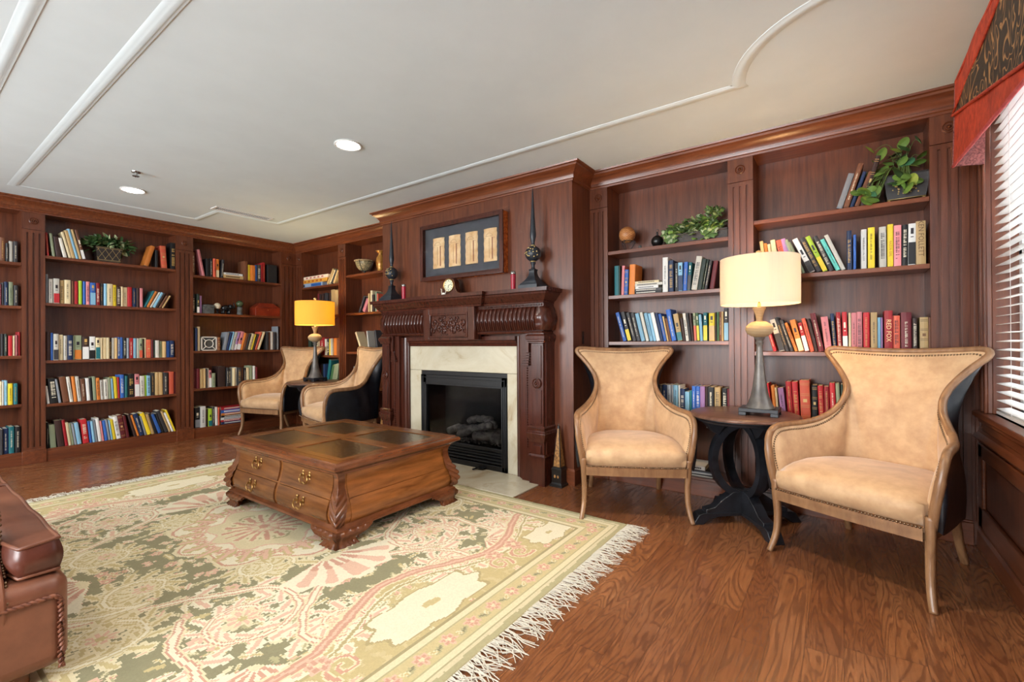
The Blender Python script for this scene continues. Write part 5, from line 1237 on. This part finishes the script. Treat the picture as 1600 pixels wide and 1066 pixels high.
lying('M', U(1052,'M'), U(1108,'M')+.02, .1405, [(.010,'i',1),(.008,'k',1),(.010,'W',.98),(.008,'g',1),(.010,'k',.97),(.03,'W',.6)], .22,
  ['ivory magazine lying lowest in the pile behind the round table', 'charcoal magazine lying second lowest in the pile behind the round table', 'white magazine lying third from bottom behind the round table', 'grey magazine lying third from top behind the round table', 'charcoal magazine lying second from top behind the round table', 'thick white booklet topping the magazine pile behind the round table'], 'magazines piled on the lowest shelf', 'magazine', nm='magazine')
# ------------------------------------------------------------------ shelf ornaments
LEAFM = vcol('leaf_green', .45)
def leaf_poly(kind):
    if kind == 'ivy': return [(0,0),(.30,-.12),(.55,-.05),(.42,.12),(.72,.30),(.46,.36),(.40,.55),(.22,.62),(0,1.0),(-.22,.62),(-.40,.55),(-.46,.36),(-.72,.30),(-.42,.12),(-.55,-.05),(-.30,-.12)]
    if kind == 'round': return [(0,.02)]+[(.5*math.sin(a), .5-.5*math.cos(a)) for a in [math.radians(q) for q in range(25,340,25)]]
    return [(0,0),(.22,.18),(.30,.42),(.22,.72),(0,1.05),(-.22,.72),(-.30,.42),(-.22,.18)]
def add_leaf(b, p, d, up, s, kind, cols, rnd):
    d = Vector(d).normalized(); up = Vector(up); x = d.cross(up)
    if x.length < .05: x = d.orthogonal()
    x.normalize(); n = x.cross(d); pl = leaf_poly(kind); c = cols[0] if rnd.random() < .5 else rnd.choice(cols)
    j = rnd.uniform(.75,1.15); c = tuple(q*j for q in c[:3])+(1,)
    cen = Vector(p)+d*s*.42-n*s*.02*0
    vs = [cen+n*s*.06]+[Vector(p)+x*u*s+d*v*s-n*s*.22*(abs(u)**1.5)-n*s*.18*max(0,v-.5) for u, v in pl]
    m = len(pl); b.add(vs, [(0, 1+i, 1+(i+1) % m) for i in range(m)], c)
def foliage(parent, n, cen, ext, kind, sz, cols, seed, off=(0,0,0), droop=.4, keepout=None):
    rnd = random.Random(seed); b = MB(); cen = Vector(cen)
    for i in range(n):
        v = Vector((rnd.gauss(0,1), rnd.gauss(0,1), rnd.gauss(0,1))).normalized()*rnd.random()**.35
        p = cen+Vector((v.x*ext[0], v.y*ext[1], abs(v.z)*ext[2] if rnd.random() > droop else v.z*ext[2]))
        if keepout and keepout(p): continue
        d = Vector((v.x+rnd.uniform(-.3,.3), v.y-.25+rnd.uniform(-.3,.3), rnd.uniform(-.7,.5))); up = Vector((rnd.uniform(-.5,.5), -.6+rnd.uniform(-.4,.4), .8))
        add_leaf(b, p, d, up, sz*rnd.uniform(.7,1.25), kind, cols, rnd)
    return b
def wood_box(name, label, cat, loc, w, d, h, m, rz=0, **k):
    b = MB(); b.box(-w/2,w/2,0,d,0,h); o = b.build(name, m, None, bevel=.003); o.location = loc; o.rotation_euler.z = rz; return tag(o, label, cat)
# variegated plant in a black lattice planter (left wall, top shelf)
yc = (U(153,'L')+U(191,'L'))/2
GOLDL = mat('gold_line', srgb(196,170,112), .4, .6)
t = thing('potted_plant', 'variegated leafy plant in black gold-lattice planter on the left wall top shelf', 'plant', (XL-.13, yc, 2.1305))
b = MB(); b.add([(x, y, z) for z, k in ((.012,.86),(.175,1.0)) for x, y in ((-.07*k,-.115*k),(.07*k,-.115*k),(.07*k,.115*k),(-.07*k,.115*k))], [(0,3,2,1),(4,5,6,7),(0,1,5,4),(1,2,6,5),(2,3,7,6),(3,0,4,7)])
b.build('planter', mat('black_lacquer', srgb(34,27,26), .35), t)
b = MB(); fx = lambda z: .0605+.0095*(z-.012)/.163+.001; 
for z0 in (.02,.03,.158,.17): b.tube([(fx(z0),-.10-.014*(z0/.17),z0),(fx(z0),.10+.014*(z0/.17),z0)], .0016, 5)
for k in range(-3,4):
    for s in (-1,1):
        pts = []
        for i in range(13):
            z = .03+.128*i/12; y = k*.062+s*(z-.094)*.62
            if abs(y) < .104+.008*z/.17: pts.append((fx(z), y, z))
        if len(pts) > 1: b.tube(pts, .0012, 5)
b.build('lattice', GOLDL, t)
b = MB()
for s in (-1,1):
    for q in (-1,1): b.sphere((s*.045,q*.085,.006), .0065, 8, 6)
b.build('ball_feet', GOLDL, t, smooth=True)
vc = [srgb(74,108,60), srgb(176,188,140), srgb(96,130,76), srgb(50,78,48)]
b = foliage(t, 300, (.01,0,.20), (.085,.23,.10), 'long', .068, vc, 3, droop=.35, keepout=lambda p: p.x < -.10 or (p.z < .17 and abs(p.y) < .08) or p.z < .02 or p.z > .36)
b.build('foliage', LEAFM, t)
# black speaker-like box and small ornaments in the corner bookcase
wood_box('black_box', 'tall plain black box at the right end of the corner top shelf', 'box', (XL-.03, (U(417,'L')+U(435,'L'))/2, 2.0825), .135, .17, .262, mottled('matte_black_card', srgb(24,25,27), srgb(34,35,37), .6, 5), math.pi/2)
STONE = mottled('grey_stone', srgb(66,66,64), srgb(104,104,100), .8, 30, .4, .004)
yb = (U(318,'L')+U(336,'L'))/2; t = thing('stone_box', 'small grey stone box left of the cream globe', 'box', (XL-.09, yb, 1.6005))
b = MB(); b.box(-.05,.05,-.068,.068,0,.085); b.build('body', STONE, t, bevel=.006); b = MB(); b.prism([(-.072,.086),(.072,.086),(.05,.118),(-.05,.118)], 0, -.054, .054); b.build('lid', STONE, t, bevel=.004)
IV = mottled('ivory_glaze', srgb(206,194,164), srgb(220,210,184), .4, 8, 0)
t = thing('globe_ornament', 'small cream ball on a dark turned stand, corner bookcase', 'ornament', (XL-.09, U(343,'L'), 1.6005))
b = MB(); b.lathe([(.03,0),(.032,.008),(.012,.016),(.009,.035),(.018,.045),(.008,.055),(.018,.066),(.022,.072),(.0005,.074)], n=20); b.build('stand', BPAINT, t, smooth=True, flat_angle=50)
b = MB(); b.sphere((0,0,.108), .042, 24, 16); b.build('ball', IV, t, smooth=True)
# black elephant figure
t = thing('elephant_figurine', 'small black elephant figurine with raised trunk, corner bookcase', 'figurine', (XL-.09, U(356,'L'), 1.6005))
b = MB(); b.sphere((0,0,.085), .05, 16, 12, (.8,1.15,.85)); b.sphere((0,.065,.105), .032, 14, 10)
b.tube([(0,.085,.10),(0,.105,.09),(0,.115,.11),(0,.108,.145),(0,.10,.165)], [(.014,.014),(.012,.012),(.009,.009),(.007,.007),(.008,.008)], 8)
for s in (-1,1):
    b.sphere((s*.028,.055,.108), .026, 10, 8, (.3,.8,1.1))
    for y in (-.035,.035): b.lathe([(.016,0),(.014,.03),(.018,.06)], (s*.024,y,0), 10)
b.tube([(0,-.055,.09),(0,-.066,.06),(0,-.064,.04)], .004, 6); b.build('body', mat('black_glaze', srgb(16,17,20), .25), t, smooth=True)
t = thing('ball_on_pedestal', 'dark green ball on a grey stump, left of the red wooden box', 'ornament', (XL-.10, U(378.5,'L'), 1.6005))
b = MB(); b.lathe([(.036,0),(.038,.006),(.032,.05),(.034,.10),(.026,.112),(.0005,.113)], n=18); b.build('pedestal', STONE, t, smooth=True, flat_angle=40)
b = MB(); b.sphere((0,0,.155), .046, 24, 16); b.build('ball', mottled('green_marble', srgb(28,42,30), srgb(84,98,66), .25, 14, 0), t, smooth=True)
ya, yb = U(400,'L'), U(438,'L'); REDW = mottled('red_lacquer_wood', srgb(112,34,16), srgb(150,54,26), .35, 6, .02)
t = thing('wooden_box', 'red-brown wooden casket with sloped lid, corner bookcase second shelf', 'box', (XL-.035, (ya+yb)/2, 1.6005))
w = (yb-ya)/2
b = MB(); b.box(-.185,0,-w,w,0,.118); b.build('body', REDW, t, bevel=.003)
b = MB(); b.add([(-.185,-w,.12),(0,-w,.12),(0,w,.12),(-.185,w,.12),(-.15,-w*.55,.185),(-.035,-w*.55,.185),(-.035,w*.55,.185),(-.15,w*.55,.185)], [(0,3,2,1),(4,5,6,7),(0,1,5,4),(1,2,6,5),(2,3,7,6),(3,0,4,7)]); b.build('lid', REDW, t, bevel=.002)
b = MB(); b.sphere((.002,0,.085), .006, 8, 6); b.build('knob', BRASS, t, smooth=True)
# open cube ornament with ring and four struts
y0, y1 = U(314.5,'L'), U(339,'L'); s_ = (y1-y0)/2
t = thing('geometric_ornament', 'white-edged open cube ornament with a ring inside, third shelf of corner bookcase', 'ornament', (XL-.03, (y0+y1)/2, 1.1155))
WP = mat('white_enamel', srgb(222,216,204), .4); b = MB(); q = .006; h = 2*s_
for (a, c, z0, z1) in ((-s_,-s_+q*2,0,h),(s_-q*2,s_,0,h),(-s_,s_,0,q*2),(-s_,s_,h-q*2,h)): b.box(-.010,0,a,c,z0,z1)
for a in (45,135,225,315):
    a = math.radians(a); b.tube([(-.005,.05*math.cos(a),s_+.05*math.sin(a)),(-.005,(s_-.006)*1.35*math.cos(a),s_+(s_-.006)*1.35*math.sin(a))], .0048, 6)
b.tube([(-.005,.05*math.cos(2*math.pi*i/28),s_+.05*math.sin(2*math.pi*i/28)) for i in range(29)], .0052, 6, ref=(1,0,0)); b.build('frame', WP, t)
b = MB(); b.box(-.12,-.012,-s_+.002,s_-.002,.001,h-.002); b.build('body', mottled('smoked_panel', srgb(60,62,62), srgb(86,84,80), .5, 9), t)
# game boxes (behind the amber lamp)
for i, (a, c, h, colr, lab) in enumerate(((470.3,504,.055,(140,160,186),'blue and white game box at the bottom of the three stacked boxes'),(472,511,.05,(206,150,60),'yellow game box in the middle of the three stacked boxes'),(475,513,.045,(226,206,184),'pale game box on top of the three stacked boxes'))):
    ua, ub = U(a,'M')+.005, U(c,'M')
    b = MB(); b.box(0,ub-ua,0,.21,0,h,srgb(*colr)); b.box(-.0015,ub-ua+.0015,-.0015,.2115,h*.35,h+.0015,srgb(*[min(255,q*1.06) for q in colr]))
    if i == 0: b.box((ub-ua)*.5,(ub-ua)*.95,-.0025,.0,.008,h-.006,srgb(40,90,160)); b.box((ub-ua)*.06,(ub-ua)*.2,-.0025,.0,.01,h-.01,srgb(50,50,54))
    else:
        for k in range(5): b.box((ub-ua)*(.1+k*.16),(ub-ua)*(.18+k*.16),-.0025,0,h*.3,h*.8,srgb(*((176,96,30) if i == 1 else (190,120,110))))
    o = b.build('game_box', BOOKM, None, bevel=.0012); o.location = (ua, YM+.03-.0, 2.0305+(.0,.058,.111)[i]); tag(o, lab, 'game box', 'game boxes stacked behind the amber lamp')
# framed photo-cover books turned outwards left of chimney
# footed mosaic bowl and gold vase
xb_ = px(568,400,1,YM+.11)[0]
t = thing('footed_bowl', 'mottled grey-gold footed bowl with rope rim, top shelf left of the chimney', 'bowl', (xb_, YM+.125, 2.1205))
MOS = mottled('crackled_shell_mosaic', srgb(84,74,52), srgb(176,162,124), .35, 55, .4, .004)
b = MB(); b.lathe([(.0005,.045),(.03,.046),(.07,.065),(.10,.10),(.116,.15),(.120,.178),(.112,.178),(.108,.15),(.09,.105),(.0005,.075)], n=32); b.build('bowl_body', MOS, t, smooth=True)
b = MB(); b.lathe([(.04,0),(.042,.008),(.014,.018),(.012,.035),(.022,.046),(.0005,.047)], n=20)
for k in range(4):
    a = k*math.pi/2+.4; b.tube([(.03*math.cos(a),.03*math.sin(a),.044),(.088*math.cos(a),.088*math.sin(a),.08),(.121*math.cos(a),.121*math.sin(a),.14),(.132*math.cos(a),.132*math.sin(a),.18)], .004, 6)
b.build('foot', IRON, t, smooth=True)
b = MB(); b.tube([(.126*math.cos(2*math.pi*i/40),.126*math.sin(2*math.pi*i/40),.181+.002*math.sin(i*2.6)) for i in range(41)], .009, 8); b.build('rope_rim', RAFFIA, t, smooth=True)
b = MB()
for k in range(9): b.sphere((.05*math.cos(k*2.4)*(k/9), .05*math.sin(k*2.4)*(k/9), .168), .027, 10, 8)
b.build('filling', mottled('brown_pod', srgb(94,62,34), srgb(140,100,58), .8, 20, .3), t, smooth=True)
xv = px(594.5,400,1,YM+.1)[0]
b = MB(); b.lathe([(.04,0),(.045,.01),(.036,.02),(.05,.06),(.058,.12),(.05,.18),(.03,.215),(.026,.235),(.05,.262),(.062,.27),(.054,.272),(.022,.245),(.0005,.24)], n=28)
tag(b.build('gold_vase', mottled('gold_amber_glaze', srgb(150,86,30), srgb(210,160,80), .3, 12, .05, .002, metal=.4), None, smooth=True), 'slender gold flared vase right of the footed bowl, against the chimney side', 'vase').location = (xv, YM+.1, 2.1205)
# woven globe on an iron stand
xg = px(980,372,1,YM+.10)[0]
t = thing('woven_globe', 'tan woven ball on a scrolled iron stand, right of the chimney', 'ornament', (xg, YM+.10, 1.9855))
WV = mat('woven_cane', rough=.45); bt = N(WV, 'ShaderNodeTexBrick'); bt.inputs['Scale'].default_value = 9; bt.inputs['Color1'].default_value = srgb(176,112,62); bt.inputs['Color2'].default_value = srgb(206,146,88); bt.inputs['Mortar'].default_value = srgb(110,64,34); bt.inputs['Mortar Size'].default_value = .03
L(WV, coords(WV, (3,1,3), 'Object', (math.pi/2,.78,0)), bt.inputs['Vector']); L(WV, bt.outputs['Color'], BS(WV).inputs['Base Color'])
b = MB(); b.sphere((0,0,.145), .070, 28, 18); b.build('ball', WV, t, smooth=True)
b = MB()
for k in range(3):
    a = k*2*math.pi/3-.5*math.pi; c, s_ = math.cos(a), math.sin(a)
    pts = [(r*c, r*s_, z) for r, z in ((.004,.002),(.03,.02),(.055,.055),(.068,.078),(.062,.088),(.054,.082),(.056,.074))]; b.tube(crom(pts,4), .0028, 6)
b.tube([(.045*math.cos(2*math.pi*i/20),.045*math.sin(2*math.pi*i/20),.088) for i in range(21)], .0026, 6); b.lathe([(.012,0),(.006,.01),(.0005,.012)], n=10); b.build('stand', IRON, t, smooth=True)
b = MB(); b.lathe([(.017,0),(.02,.012),(.012,.022),(.014,.032),(.0005,.038)], n=14); tag(b.build('glass_trinket', STONE, None, smooth=True), 'tiny grey trinket between the woven ball and the black ball', 'ornament').location = (px(1000,382,1,YM+.08)[0], YM+.08, 1.9855)
xk = px(1027,370,1,YM+.12)[0]
t = thing('black_ball_ornament', 'round black ball ornament with a small finial beside the ivy', 'ornament', (xk, YM+.12, 1.9855))
b = MB(); b.lathe([(.02,0),(.024,.005),(.012,.012)], n=16); b.sphere((0,0,.058), .05, 22, 14); b.build('ball', mat('black_gloss', srgb(18,17,17), .3), t, smooth=True)
b = MB(); b.lathe([(.01,.104),(.012,.11),(.005,.116),(.009,.124),(.009,.13),(.0005,.14)], n=12); b.tube([(.012*math.cos(2*math.pi*i/12),0,.148+.012*math.sin(2*math.pi*i/12)) for i in range(13)], .002, 5, ref=(0,1,0)); b.build('finial', IRON, t, smooth=True)
# ivy trough
x0, x1 = px(1040,360,1,YM+.06)[0], -.70
t = thing('ivy_trough', 'pale and bright green ivy in a long dark trough, right of the black ball', 'plant', ((x0+x1)/2, YM+.13, 1.9855)); hw = (x1-x0)/2
b = MB(); b.box(-hw,hw,-.055,.055,.004,.085); b.box(-hw-.004,hw+.0,-.06,.06,.072,.088); b.box(-hw-.004,hw,-.06,.06,0,.012); b.build('trough', mottled('dark_carved_wood', srgb(36,26,22), srgb(70,54,42), .5, 40, .4, .004), t, bevel=.003)
ic = [srgb(96,124,72), srgb(164,178,116), srgb(126,158,70), srgb(176,190,150)]
b = foliage(t, 420, (-.01,-.02,.105), (hw+.02,.075,.10), 'ivy', .042, ic, 8, droop=.35, keepout=lambda p: p.x > hw-.025 or p.z < .015 or p.y > .09 or (p.x < -hw+.02 and p.z > .15))
rnd = random.Random(2)
for i in range(60): add_leaf(b, (hw-.04-rnd.random()*.12, -.01+rnd.uniform(-.04,.06), .20+rnd.random()*.06), (rnd.uniform(-1,.3),-.5,rnd.uniform(-.2,.8)), (0,-.7,.7), .038, 'ivy', ic, rnd)
for i in range(70): add_leaf(b, (rnd.choice((-hw+.03, hw*.45))+rnd.gauss(0,.03), -.068-rnd.random()*.012, .03+rnd.random()*.09), (rnd.uniform(-.6,.6),-.5,-.8), (0,-1,.3), .038, 'ivy', ic, rnd)
b.build('ivy_leaves', LEAFM, t)
# round-leaved plant in the chest-shaped planter, high on the right
xp = px(1415,285,1,YM+.1)[0]
t = thing('potted_plant', 'trailing round-leaved green plant in a dark chest planter by the window', 'plant', (xp, YM+.125, 2.0755))
b = MB(); g = [[(x*k, y*k2, z) for x, y in ((-.11,-.07),(.11,-.07),(.11,.07),(-.11,.07))] for z, k, k2 in ((.02,.84,.84),(.06,.90,.9),(.12,.96,.96),(.165,1.06,1.06),(.175,1.12,1.12))]
b.grid(g, closed=True); b.add(g[0], [(3,2,1,0)]); b.add(g[-1], [(0,1,2,3)]); b.build('planter', mat('dark_painted_tin', srgb(34,30,28), .35), t)
b = MB()
for x in (-.085,.085):
    for y in (-.05,.05): b.lathe([(.006,0),(.012,.008),(.010,.022)], (x,y,0), 8)
rnd = random.Random(1)
for i in range(26): b.sphere((rnd.uniform(-.07,.07), -.0665-.002*rnd.random(), rnd.uniform(.05,.12)), .005, 6, 4, (1,.4,1))
b.tube([(-.094,-.0598,.022),(.094,-.0598,.022)], .003, 5); b.build('gilt_decoration', GOLDL, t, smooth=True)
lc = [srgb(104,134,60), srgb(76,132,92), srgb(150,166,70), srgb(58,86,46)]
b = MB(); st = MB(); spots = []
for i in range(44):
    if i < 22: p = Vector((rnd.uniform(-.22,.085), rnd.uniform(-.085,.03), rnd.uniform(.19,.36)))
    elif i < 36: p = Vector((rnd.uniform(-.20,.02), rnd.uniform(-.115,-.085), rnd.uniform(.03,.19)))
    else: p = Vector((rnd.uniform(-.24,-.14), rnd.uniform(-.125,-.10), rnd.uniform(-.045,.10)))
    s_ = rnd.uniform(.062,.09); add_leaf(b, p, (rnd.uniform(-.8,.5), rnd.uniform(-.7,-.1), rnd.uniform(-.3,.5)), (rnd.uniform(-.3,.3),-.75,.65), s_, 'round', lc, rnd)
    st.tube(crom([(rnd.uniform(-.05,.05),0,.17), (p.x*.5, p.y*.7-.01, max(p.z, .2)+.02), tuple(p)], 5), .0018, 5)
b.build('round_leaves', LEAFM, t); st.build('stems', mat('green_stem', srgb(92,110,52), .5), t, smooth=True)

# ------------------------------------------------------------------ on the mantel
def finial(label, loc):
    t = thing('spire_finial', label, 'finial', loc, 0, 'black spire finials on the mantel')
    DB = mottled('distressed_black', srgb(24,28,36), srgb(40,46,54), .4, 9, .15, .003)
    b = MB(); 
    for z0, z1, w0, w1 in ((0,.034,.095,.095),(.034,.052,.086,.078),(.052,.066,.070,.066),(.066,.078,.060,.054)): b.add([(x, y, z) for z, w in ((z0,w0),(z1,w1)) for x, y in ((-w,-w),(w,-w),(w,w),(-w,w))], [(0,3,2,1),(4,5,6,7),(0,1,5,4),(1,2,6,5),(2,3,7,6),(3,0,4,7)])
    g = [[(x*w, y*w, z) for x, y in ((-1,-1),(1,-1),(1,1),(-1,1))] for z, w in ((.078,.054),(.09,.044),(.115,.032),(.14,.026),(.158,.026),(.165,.030),(.172,.026))]; b.grid(g, closed=True); b.add(g[-1], [(0,1,2,3)]); b.build('stepped_base', DB, t, bevel=.0015)
    b = MB(); b.lathe([(.022,.172),(.016,.185),(.015,.205),(.022,.22),(.024,.23),(.014,.238)], n=24); b.sphere((0,0,.305), .068, 32, 20); b.lathe([(.018,.372),(.016,.385),(.014,.40),(.019,.41),(.021,.43),(.026,.45),(.027,.475),(.024,.50),(.018,.60),(.011,.72),(.0055,.83),(.0005,.885)], n=20); b.build('ball_and_spire', DB, t, smooth=True, flat_angle=60)
    b = MB(); b.lathe([(.022,.234),(.026,.238),(.022,.242)], n=20); b.lathe([(.019,.37),(.023,.374),(.019,.378)], n=20)
    R_ = random.Random(len(label))
    for i in range(16):
        a, e = R_.uniform(-2.6,-.4), R_.uniform(-.6,.9); p = Vector((math.cos(a)*math.cos(e), math.sin(a)*math.cos(e), math.sin(e))); b.sphere(Vector((0,0,.305))+p*.0675, .006, 6, 4, (1.6,.6,1))
    b.build('gilt_wear', GOLDL, t, smooth=True); return t
finial('black distressed spire finial at the right end of the mantel shelf', (-2.136,3.302,1.6505))
f2 = finial('black distressed spire finial at the left end of the mantel shelf', (-3.965,3.302,1.6505))
def candle(label, x, y):
    t = thing('red_candle', label, 'candle', (x,y,1.6505), 0, 'red pillar candles in glass')
    b = MB(); b.lathe([(.021,.0),(.021,.004),(.0235,.14),(.021,.143),(.0005,.144)], n=24); b.build('wax', mat('red_wax', srgb(156,20,44), .35), t, smooth=True, flat_angle=40)
    b = MB(); b.lathe([(.0245,.14),(.025,.150),(.022,.166),(.019,.168),(.0185,.15)], n=24); b.build('silver_rim', CHROME, t, smooth=True); return t
candle('red candle beside the right-hand spire finial', px(802,448,1,3.27)[0], 3.27); candle('red candle beside the left-hand spire finial', px(631,466,1,3.27)[0], 3.27)
# tambour clock
xc_ = px(704,444,1,3.28)[0]
t = thing('mantel_clock', 'dark wood tambour clock with round cream dial on the mantel', 'clock', (xc_,3.29,1.6505))
pr = [(-.19,0),(-.19,.010),(-.15,.018),(-.115,.030),(-.092,.055),(-.082,.09),(-.075,.118)]+[(.078*math.cos(math.radians(a)), .102+.078*math.sin(math.radians(a))) for a in range(160,15,-12)]+[(.075,.118),(.082,.09),(.092,.055),(.115,.030),(.15,.018),(.19,.010),(.19,0)]
b = MB(); b.prism(pr, 1, -.035, .035); b.build('case', MANTEL, t, bevel=.002)
b = MB(); b.tube([(x, -.0355, z+.0) for x, z in [(p[0]*.93, p[1]*.93+.003) for p in pr]], .0012, 5, ref=(0,1,0)); b.lathe([(.064,0),(.066,.006),(.060,.010),(.056,.004)], (0,-.035,.102), 32, axis=(0,-1,0), cap=False); b.build('brass_bezel', BRASS, t, smooth=True)
b = MB(); b.lathe([(.057,0),(.057,.004),(.0005,.0045)], (0,-.035,.102), 32, axis=(0,-1,0)); dl = b.build('dial', mat('cream_dial', srgb(214,214,186), .4), t)
b = MB()
for k in range(12):
    a = k*math.pi/6; c, s_ = math.sin(a), math.cos(a); b.obox((.044*c,-.0402,.102+.044*s_), (c,0,s_), (0,1,0), (s_,0,-c), .007, .0006, .0016 if k % 3 else .0028)
for a, l, w in ((math.radians(75),.036,.0016),(math.radians(188),.026,.0022)):
    c, s_ = math.sin(a), math.cos(a); b.obox((c*l/2,-.042,.102+s_*l/2), (c,0,s_), (0,1,0), (s_,0,-c), l/2, .0005, w)
b.build('hands_and_numerals', BPAINT, t)
# white bird figurine
t = thing('bird_figurine', 'tiny white long-necked bird figurine in front of the clock', 'figurine', (px(694,458,1,3.235)[0],3.225,1.6505))
b = MB(); b.sphere((0,0,.02), .014, 12, 8, (1.9,.9,.9)); b.tube([(-.018,0,.025),(-.026,0,.045),(-.024,0,.06),(-.034,0,.072)], [(.005,.005),(.004,.004),(.0035,.0035),(.0045,.0045)], 8); b.tube([(.02,0,.022),(.034,0,.045),(.03,0,.06)], [(.005,.003),(.004,.003),(.002,.002)], 6); b.lathe([(.016,0),(.014,.004),(.006,.01)], (0,0,0), 12); b.build('body', WP, t, smooth=True)
# shadow-box picture
t = thing('shadow_box_picture', 'burl-edged shadow box with four parchment scrolls hung over the mantel', 'picture', (-3.02,3.38,2.12))
PO = (-3.02,3.38,2.12); X0, X1, Z0, Z1 = -3.552, -2.485, 1.838, 2.402; YF_ = 3.335
BURL = mottled('orange_burl', srgb(120,48,16), srgb(204,106,40), .2, 34, 0, detail=8)
b = MB(); w = .020
for a in ((X0,X0+w,Z0,Z1),(X1-w,X1,Z0,Z1),(X0+w,X1-w,Z0,Z0+w),(X0+w,X1-w,Z1-w,Z1)): b.box(a[0],a[1],YF_+.008,CHY-.002,a[2],a[3])
b.build('burl_sides', BURL, t, PO, bevel=.002)
b = MB(); b.mould([(0,0),(1,0)], [(0,0),(0,0),(0,0)]) if False else None
def pframe(b, x0, x1, z0, z1, w, ya, yb_):
    for a in ((x0,x0+w,z0,z1),(x1-w,x1,z0,z1),(x0+w,x1-w,z0,z0+w),(x0+w,x1-w,z1-w,z1)): b.box(a[0],a[1],ya,yb_,a[2],a[3])
pframe(b, X0+.02, X1-.02, Z0+.02, Z1-.02, .016, YF_+.01, YF_+.045); pframe(b, X0-.004, X1+.004, Z0-.004, Z1+.004, .014, YF_-.004, YF_+.012); pframe(b, X0+.006, X1-.006, Z0+.006, Z1-.006, .022, YF_, YF_+.012); pframe(b, X0+.026, X1-.026, Z0+.026, Z1-.026, .012, YF_-.003, YF_+.014); b.build('frame_moulding', MANTEL, t, PO, bevel=.002)
b = MB(); b.box(X0+.036, X1-.036, YF_+.040, YF_+.044, Z0+.036, Z1-.036); b.build('backing', mottled('slate_velvet', srgb(62,64,70), srgb(74,76,82), .9, 14, 0), t, PO)
b = MB(); b.box(X0+.034, X1-.034, YF_+.006, YF_+.008, Z0+.034, Z1-.034); pg = mat('picture_glass', (1,1,1,1), .02); BS(pg).inputs['Transmission Weight'].default_value = 1; BS(pg).inputs['IOR'].default_value = 1.12; b.build('glass', pg, t, PO)
PARCH = mottled('old_parchment', srgb(206,160,108), srgb(232,204,158), .7, 9, .1, .002); INKP = mat('sepia_ink', srgb(132,72,44), .8)
for (a, c, lab) in ((676.3,694,0),(700.8,719,0),(726.8,746,0),(755.5,776,0)):
    xa, xb2 = px(a,390,1,YF_+.03)[0], px(c,390,1,YF_+.03)[0]; zc0, zc1 = 1.955, 2.262; xm, r = (xa+xb2)/2, (xb2-xa)/2
    b = MB(); g = []
    for j in range(13):
        z = zc0+(zc1-zc0)*j/12; e = .003*math.sin(j*2.1); g.append([(xm+(r+e)*math.sin(q*math.pi/2), YF_+.036-.018*math.cos(q*math.pi/2), z) for q in [-1+i/4 for i in range(9)]])
    b.grid(g); b.add(g[0]+[(xm-r,YF_+.038,zc0),(xm+r,YF_+.038,zc0)], [tuple(range(9))]); b.add(g[-1], [tuple(range(9))]); p_ = b.build('parchment_scroll', PARCH, t, PO, smooth=True, flat_angle=50)
    b = MB(); yk = YF_+.0172
    b.box(xm-r*.55, xm+r*.45, yk, yk+.003, zc1-.075, zc1-.0735); b.tube([(xm+r*.5*math.cos(q), yk+.0015, zc1-.075+.03*math.sin(q)) for q in [i*math.pi/10 for i in range(11)]], .0012, 4, ref=(0,1,0))
    b.box(xm-r*.02, xm+r*.01, yk-.0005, yk+.003, zc0+.03, zc1-.09); b.box(xm+r*.40, xm+r*.52, yk+.001, yk+.006, zc0+.02, zc1-.085); b.box(xm-r*.8, xm+r*.8, yk+.004, yk+.0085, zc1-.09, zc1-.088); b.build('ink_drawing', INKP, p_, PO)
# inlaid obelisks on the floor either side of the fireplace
INL = mottled('brass_inlay_marquetry', srgb(96,62,30), srgb(176,128,70), .35, 50, .05, .001)
def obelisk(label, loc):
    t = thing('obelisk', label, 'obelisk', loc, 0, 'inlaid obelisks beside the fireplace')
    b = MB(); Bx = lambda z0, z1, w0, w1: b.add([(x, y, z) for z, w in ((z0,w0),(z1,w1)) for x, y in ((-w,-w),(w,-w),(w,w),(-w,w))], [(0,3,2,1),(4,5,6,7),(0,1,5,4),(1,2,6,5),(2,3,7,6),(3,0,4,7)])
    Bx(0,.018,.060,.058); Bx(.018,.034,.052,.045); Bx(.034,.135,.045,.045); Bx(.135,.147,.048,.048); Bx(.147,.155,.044,.042); Bx(.155,.50,.038,.007); b.build('obelisk_body', mat('ebonised_wood', srgb(26,22,20), .3), t, bevel=.001)
    b = MB(); 
    for k in range(4):
        q = Matrix.Rotation(k*math.pi/2, 4, 'Z'); f = lambda x, y, z: tuple(q @ Vector((x, y, z)))
        b.add([f(-.030,-.0388,.165),(f(.030,-.0388,.165)),f(.005,-.0100,.475),f(-.005,-.0100,.475)], [(0,1,2,3)]); b.add([f(-.034,-.0458,.045),f(.034,-.0458,.045),f(.034,-.0458,.125),f(-.034,-.0458,.125)], [(0,1,2,3)]) if k % 2 == 3 else None
        for s in (-1,1): b.sphere(f(s*.015,-.0455,.085), .012, 8, 6, (.8,.4,1.2)) if k % 2 == 0 else None
    b.build('inlay', INL, t); b = MB(); Bx2 = b.lathe([(.009,.50),(.010,.503),(.0005,.52)], n=4); b.build('silver_tip', CHROME, t)
obelisk('inlaid wooden obelisk on the floor right of the fireplace', (-1.925,3.352,0))
obelisk('inlaid wooden obelisk left of the fireplace behind the side-on chair', (-4.17,3.345,0))
